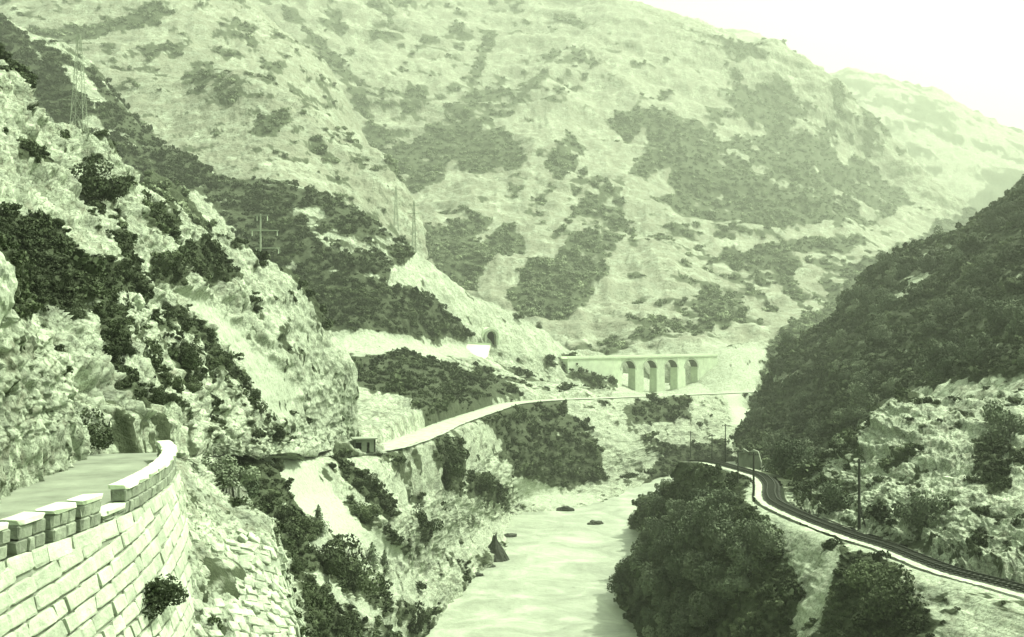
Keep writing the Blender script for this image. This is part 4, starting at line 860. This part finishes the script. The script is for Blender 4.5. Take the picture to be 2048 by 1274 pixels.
# plants that can be named one by one
def surf(px, py, names, dmin=0):              # nearest point of a slope to a photo position
    best = None
    for P, cov, nm, de in SCAT:
        if nm not in names: continue
        x, y = proj(P); e = (x-px)**2+(y-py)**2 + np.where(P[..., 1] < dmin, 1e9, 0); k_ = np.unravel_index(e.argmin(), e.shape)
        if e[k_] < 300 and (best is None or P[k_][1] < best[1]): best = P[k_]
    return None if best is None else best
SPECIAL = [
 ('bush', 298, 1222, 0.9, 'dark round bush growing from the joint between the two stone walls', 'bush', BUSH, STEM, ('rubble_bank',)),
 ('tree', 447, 985, 1.5, 'dark leafy tree behind the road bend, left of the pale scree', 'tree', TREE, TRUNK, ('river_bank',)),
 ('tree', 490, 1000, 1.3, 'lower dark tree leaning out right of the tree behind the bend', 'tree', TREE, TRUNK, ('river_bank',)),
 ('conifer', 636, 1066, 1.5, 'small dark conifer standing alone against the pale scree', 'tree', CONI, TRUNK, ('river_bank',)),
 ('conifer', 744, 1136, 1.8, 'ragged dark conifer at the lower end of the scree', 'tree', CONI, TRUNK, ('river_bank',)),
 ('conifer', 768, 1146, 1.4, 'short conifer right of the ragged one below the scree', 'tree', CONI, TRUNK, ('river_bank',)),
 ('bush', 690, 1185, 3.2, 'broad black-green bush at the foot of the scree', 'bush', BUSH, STEM, ('river_bank',)),
 ('bush', 655, 1150, 2.2, 'bush left of the broad one at the foot of the scree', 'bush', BUSH, STEM, ('river_bank',)),
 ('bush', 840, 1062, 2.6, 'lone dark bush halfway down the bank above the pale rocks', 'bush', BUSH, STEM, ('river_bank',)),
 ('bush', 888, 955, 4.2, 'large dark bush under the road where the pale bank bulges', 'bush', BUSH, STEM, ('river_bank',)),
 ('bush', 960, 985, 3.6, 'dark bush nearest the water on the bulging bank', 'bush', BUSH, STEM, ('river_bank',)),
 ('bush', 1730, 1180, 2.9, 'big dark bush on the slope below the railway, bottom right', 'bush', BUSH, STEM, ('river_bank',)),
 ('bush', 1770, 1235, 2.9, 'dark bush lower down beside the big one below the railway', 'bush', BUSH, STEM, ('river_bank',)),
 ('bush', 1985, 960, 3.2, 'dark bush against the pale terrace wall far right', 'bush', BUSH, STEM, ('rocky_hillside',)),
 ('bush', 195, 402, 2.2, 'dark bush under the bright crag high on the near hillside', 'bush', BUSH, STEM, ('rocky_hillside',)),
 ('bush', 1078, 655, 1.6, 'small round bush on the lit spur above the tunnel mouth', 'bush', BUSH, STEM, ('wooded_slope',)),
 ('bush', 1037, 640, 2.0, 'dark bush on the crest of the lit spur right of the tunnel', 'bush', BUSH, STEM, ('wooded_slope',)),
 ('bush', 562, 668, 1.5, 'dark bush in the middle of the pale rocks below the power pole', 'bush', BUSH, STEM, ('rocky_hillside',)),
]
for nm, px, py, s, lb, cat, cr, stn, names in SPECIAL:
    p = surf(px, py, names)
    if p is None: print('no ground for', lb); continue
    tree(nm, tuple(p*(1-(0.6/np.linalg.norm(p) if py > 1200 and px < 400 else 0))-np.array([0, 0, .1])), s, lb, cat, None, cr, stn, 'foliage' if nm == 'bush' else 'crown')
tree('bush', at(166, 902, 52.5), 1.25, 'dark bush in the cleft where the cut face ends at the road', 'bush', None, BUSH, STEM, 'foliage')
tree('bush', at(212, 898, 58), 1.0, 'dark bush at the back of the road, right of the cleft', 'bush', None, BUSH, STEM, 'foliage')
# scattered scrub
def instancer(name, pts, scl, rot, label, protos):
    me = bpy.data.meshes.new(name); me.vertices.add(len(pts)); me.vertices.foreach_set('co', pts.reshape(-1).astype(np.float32))
    a = me.attributes.new('size', 'FLOAT_VECTOR', 'POINT'); a.data.foreach_set('vector', scl.reshape(-1).astype(np.float32))
    a = me.attributes.new('turn', 'FLOAT_VECTOR', 'POINT'); a.data.foreach_set('vector', rot.reshape(-1).astype(np.float32))
    o = bpy.data.objects.new(name, me); COL.objects.link(o); me.materials.append(M_LEAF)
    ng = bpy.data.node_groups.new('scrub_growth', 'GeometryNodeTree'); ng.interface.new_socket('Geometry', in_out='INPUT', socket_type='NodeSocketGeometry'); ng.interface.new_socket('Geometry', in_out='OUTPUT', socket_type='NodeSocketGeometry')
    N = ng.nodes; gi = N.new('NodeGroupInput'); go = N.new('NodeGroupOutput'); iop = N.new('GeometryNodeInstanceOnPoints'); ci = N.new('GeometryNodeCollectionInfo')
    ci.inputs['Collection'].default_value = protos; ci.inputs['Separate Children'].default_value = True; ci.inputs['Reset Children'].default_value = True
    iop.inputs['Pick Instance'].default_value = True
    na = N.new('GeometryNodeInputNamedAttribute'); na.data_type = 'FLOAT_VECTOR'; na.inputs['Name'].default_value = 'size'
    nb_ = N.new('GeometryNodeInputNamedAttribute'); nb_.data_type = 'FLOAT_VECTOR'; nb_.inputs['Name'].default_value = 'turn'
    e2r = N.new('FunctionNodeEulerToRotation'); l = ng.links
    l.new(gi.outputs[0], iop.inputs['Points']); l.new(ci.outputs[0], iop.inputs['Instance']); l.new(na.outputs['Attribute'], iop.inputs['Scale'])
    l.new(nb_.outputs['Attribute'], e2r.inputs[0]); l.new(e2r.outputs[0], iop.inputs['Rotation']); l.new(iop.outputs[0], go.inputs[0])
    md = o.modifiers.new('growth', 'NODES'); md.node_group = ng
    return tag(o, label, None, None, 'stuff')
PC = bpy.data.collections.new('scrub_kinds')
for me in SCRUB: PC.objects.link(bpy.data.objects.new('scrub_bush', me))
PCP = bpy.data.collections.new('hazed_scrub_kinds')
for i in range(4): PCP.objects.link(bpy.data.objects.new('scrub_bush', crown_mesh('scrub_bush', 150+i, 130, M_LEAFP, .18, 4+i % 3, .8)))
LAB = {'mountain_range': None, 'mountain': 'scrub flecking the great mountainside', 'hill': 'scrub on the pale hills', 'wooded_slope': 'dense dark scrub wood on the shaded slope', 'rocky_hillside': 'scrub among the rocks of the hillside',
 'rock_spur': 'scrub on the stony spur', 'rock_cutting': 'tufts on the cut rock face', 'river_bank': 'scrub along the river bank', 'valley_side': 'scrub below the walls', 'wooded_hill': 'dense woodland undergrowth on the right hill', 'rubble_bank': 'weeds between the stones of the bank'}
n_ind = {'trees': 0, 'bushes': 0}; total = 0
for li, (P, cov, nm, dens) in enumerate(SCAT):
    if LAB[nm] is None: continue
    x, y = proj(P)
    cx = (x[1:, 1:]+x[:-1, :-1])/2; cy = (y[1:, 1:]+y[:-1, :-1])/2
    area = np.abs((x[1:, 1:]-x[:-1, :-1])*(y[1:, :-1]-y[:-1, 1:])-(y[1:, 1:]-y[:-1, :-1])*(x[1:, :-1]-x[:-1, 1:]))/2
    cc = (cov[1:, 1:]+cov[:-1, :-1])/2; inside = (cx > -120) & (cx < 2170) & (cy > -120) & (cy < 1380)
    wgt = np.where(inside, np.minimum(area, 60), 0)*np.clip(cc-.25, 0, 1)**1.5*np.clip(1-1.6*BR[li][1:, 1:], 0, 1)
    d0 = P[..., 1].mean()
    n = int(wgt.sum()/52*dens); n = min(n, 16000)
    if n < 5: continue
    c = rng.choice(wgt.size, n, p=(wgt/wgt.sum()).reshape(-1)); i, j = np.unravel_index(c, wgt.shape)
    a, b = rng.random(n)[:, None], rng.random(n)[:, None]
    q = (P[i, j]*(1-a)+P[i+1, j]*a)*(1-b)+(P[i, j+1]*(1-a)+P[i+1, j+1]*a)*b
    rpx = rng.lognormal(math.log(6.0), .45, n); r = np.clip(rpx*q[:, 1]/F, 0.22, 2.6)
    # keep roads, track and masonry clear
    def pd(path): return np.min(np.hypot(np.hypot(q[:, None, 0]-path[None, :, 0], q[:, None, 1]-path[None, :, 1]), 1.3*np.maximum(q[:, None, 2]-path[None, :, 2], 0)), 1)
    ok = (pd(ROADS[::1]) > 3.6+r) & ((q[:, 1] > 215) | (pd(RAILS) > 2.7+r*.8)) & (q[:, 2] > -49.6) & ((nm != 'river_bank') | (q[:, 1] > 60)) & (np.hypot(q[:, 0]+3.7, q[:, 1]-238) > 7) & (np.hypot(q[:, 0]+7.5, (q[:, 1]-432)*.6) > 8)
    q, r = q[ok], r[ok]; n = len(q)
    if nm in ('wooded_hill', 'river_bank') :
        # the trees of the two woods that show largest stand as things of their own
        right = q[:, 0] > 15
        if nm == 'wooded_hill': cand = np.where((q[:, 1] < 400))[0]; quota = 165
        else: cand = np.where((P[..., 0].mean() > 12) & right & (q[:, 1] > 128) & (q[:, 0] < 60) & ((pd(RAILS[:, :]) if False else np.min(np.hypot(q[:, None, 0]-RAILS[None, :, 0], q[:, None, 1]-RAILS[None, :, 1]), 1)) > 6.5))[0]; quota = 110
        if quota and len(cand):
            sel = rng.choice(cand, min(quota, len(cand)), replace=False)
            for s_ in sel:
                if nm == 'wooded_hill': tree('tree', tuple(q[s_]-np.array([0, 0, .3])), random.uniform(1.5, 2.9), 'dark broadleaf tree in the wood on the right hill, ' + ('high up near its skyline' if q[s_][1] > 290 else 'on the middle of the slope' if q[s_][1] > 215 else 'low down above the railway'), 'tree', 'trees of the wood on the right hill', TREE, TRUNK)
                else: tree('tree', tuple(q[s_]-np.array([0, 0, .3])), random.uniform(1.4, 2.5)*(0.62 if q[s_][1] > 240 else 1), 'dark leafy tree in the wood between railway and river, ' + ('at the far upstream end' if q[s_][1] > 240 else 'close above the water' if q[s_][2] < -40 else 'just below the track' if q[s_][2] > -31 else 'in its thick middle'), 'tree', 'trees of the river wood', TREE, TRUNK)
    if nm in ('rocky_hillside', 'rock_spur', 'river_bank') and d0 < 330:
        cand = np.where((q[:, 1] < 190) & (q[:, 0] < 0))[0]; quota = 70 if nm == 'river_bank' else 60
        if len(cand):
            sel = rng.choice(cand, min(quota, len(cand)), replace=False); where = {'rocky_hillside': 'the rocky hillside above the road', 'rock_spur': 'the stony spur behind the bend', 'river_bank': 'the steep left river bank'}[nm]
            for s_ in sel: tree('bush', tuple(q[s_]-np.array([0, 0, .08])), float(np.clip(r[s_]*1.7, .5, 2.2)), 'dark scrub bush on ' + where, 'bush', 'bushes on ' + where, BUSH, STEM, 'foliage')
    scl = np.stack([r, r, r*rng.uniform(.7, 1.25, n)], 1)*rng.uniform(.8, 1.3, (n, 1))
    rot = np.stack([rng.normal(0, .18, n), rng.normal(0, .18, n), rng.random(n)*6.283], 1)
    print(nm, n, round(float(d0)), round(float(wgt.sum())), np.round(r.mean(), 2))
    instancer('scrub', q-np.array([0, 0, .12])*r[:, None], scl, rot, LAB[nm], PCP if nm in ('mountain', 'hill') else PC); total += n
print('scrub plants', total)

# ------------------------------------------------------------------ haze
def haze():
    x0, x1, y0, y1, z0, z1 = -1500, 1950, -160, 3400, -112, 930
    v = [(x, y, z) for z in (z0, z1) for (x, y) in ((x0,y0),(x1,y0),(x1,y1),(x0,y1))]
    m = bpy.data.materials.new('valley_haze'); m.use_nodes = True; t = m.node_tree; t.nodes.remove(t.nodes['Principled BSDF'])
    pv = t.nodes.new('ShaderNodeVolumePrincipled'); pv.inputs['Color'].default_value = (0.87, 1.0, 0.75, 1); pv.inputs['Density'].default_value = 0.00031; pv.inputs['Anisotropy'].default_value = 0.35
    t.links.new(pv.outputs[0], t.nodes['Material Output'].inputs['Volume'])
    o = mesh_obj('haze', v, [(0,3,2,1),(4,5,6,7),(0,1,5,4),(1,2,6,5),(2,3,7,6),(3,0,4,7)], m)
    tag(o, 'pale sunlit haze filling the valley', None, None, 'stuff')
haze()
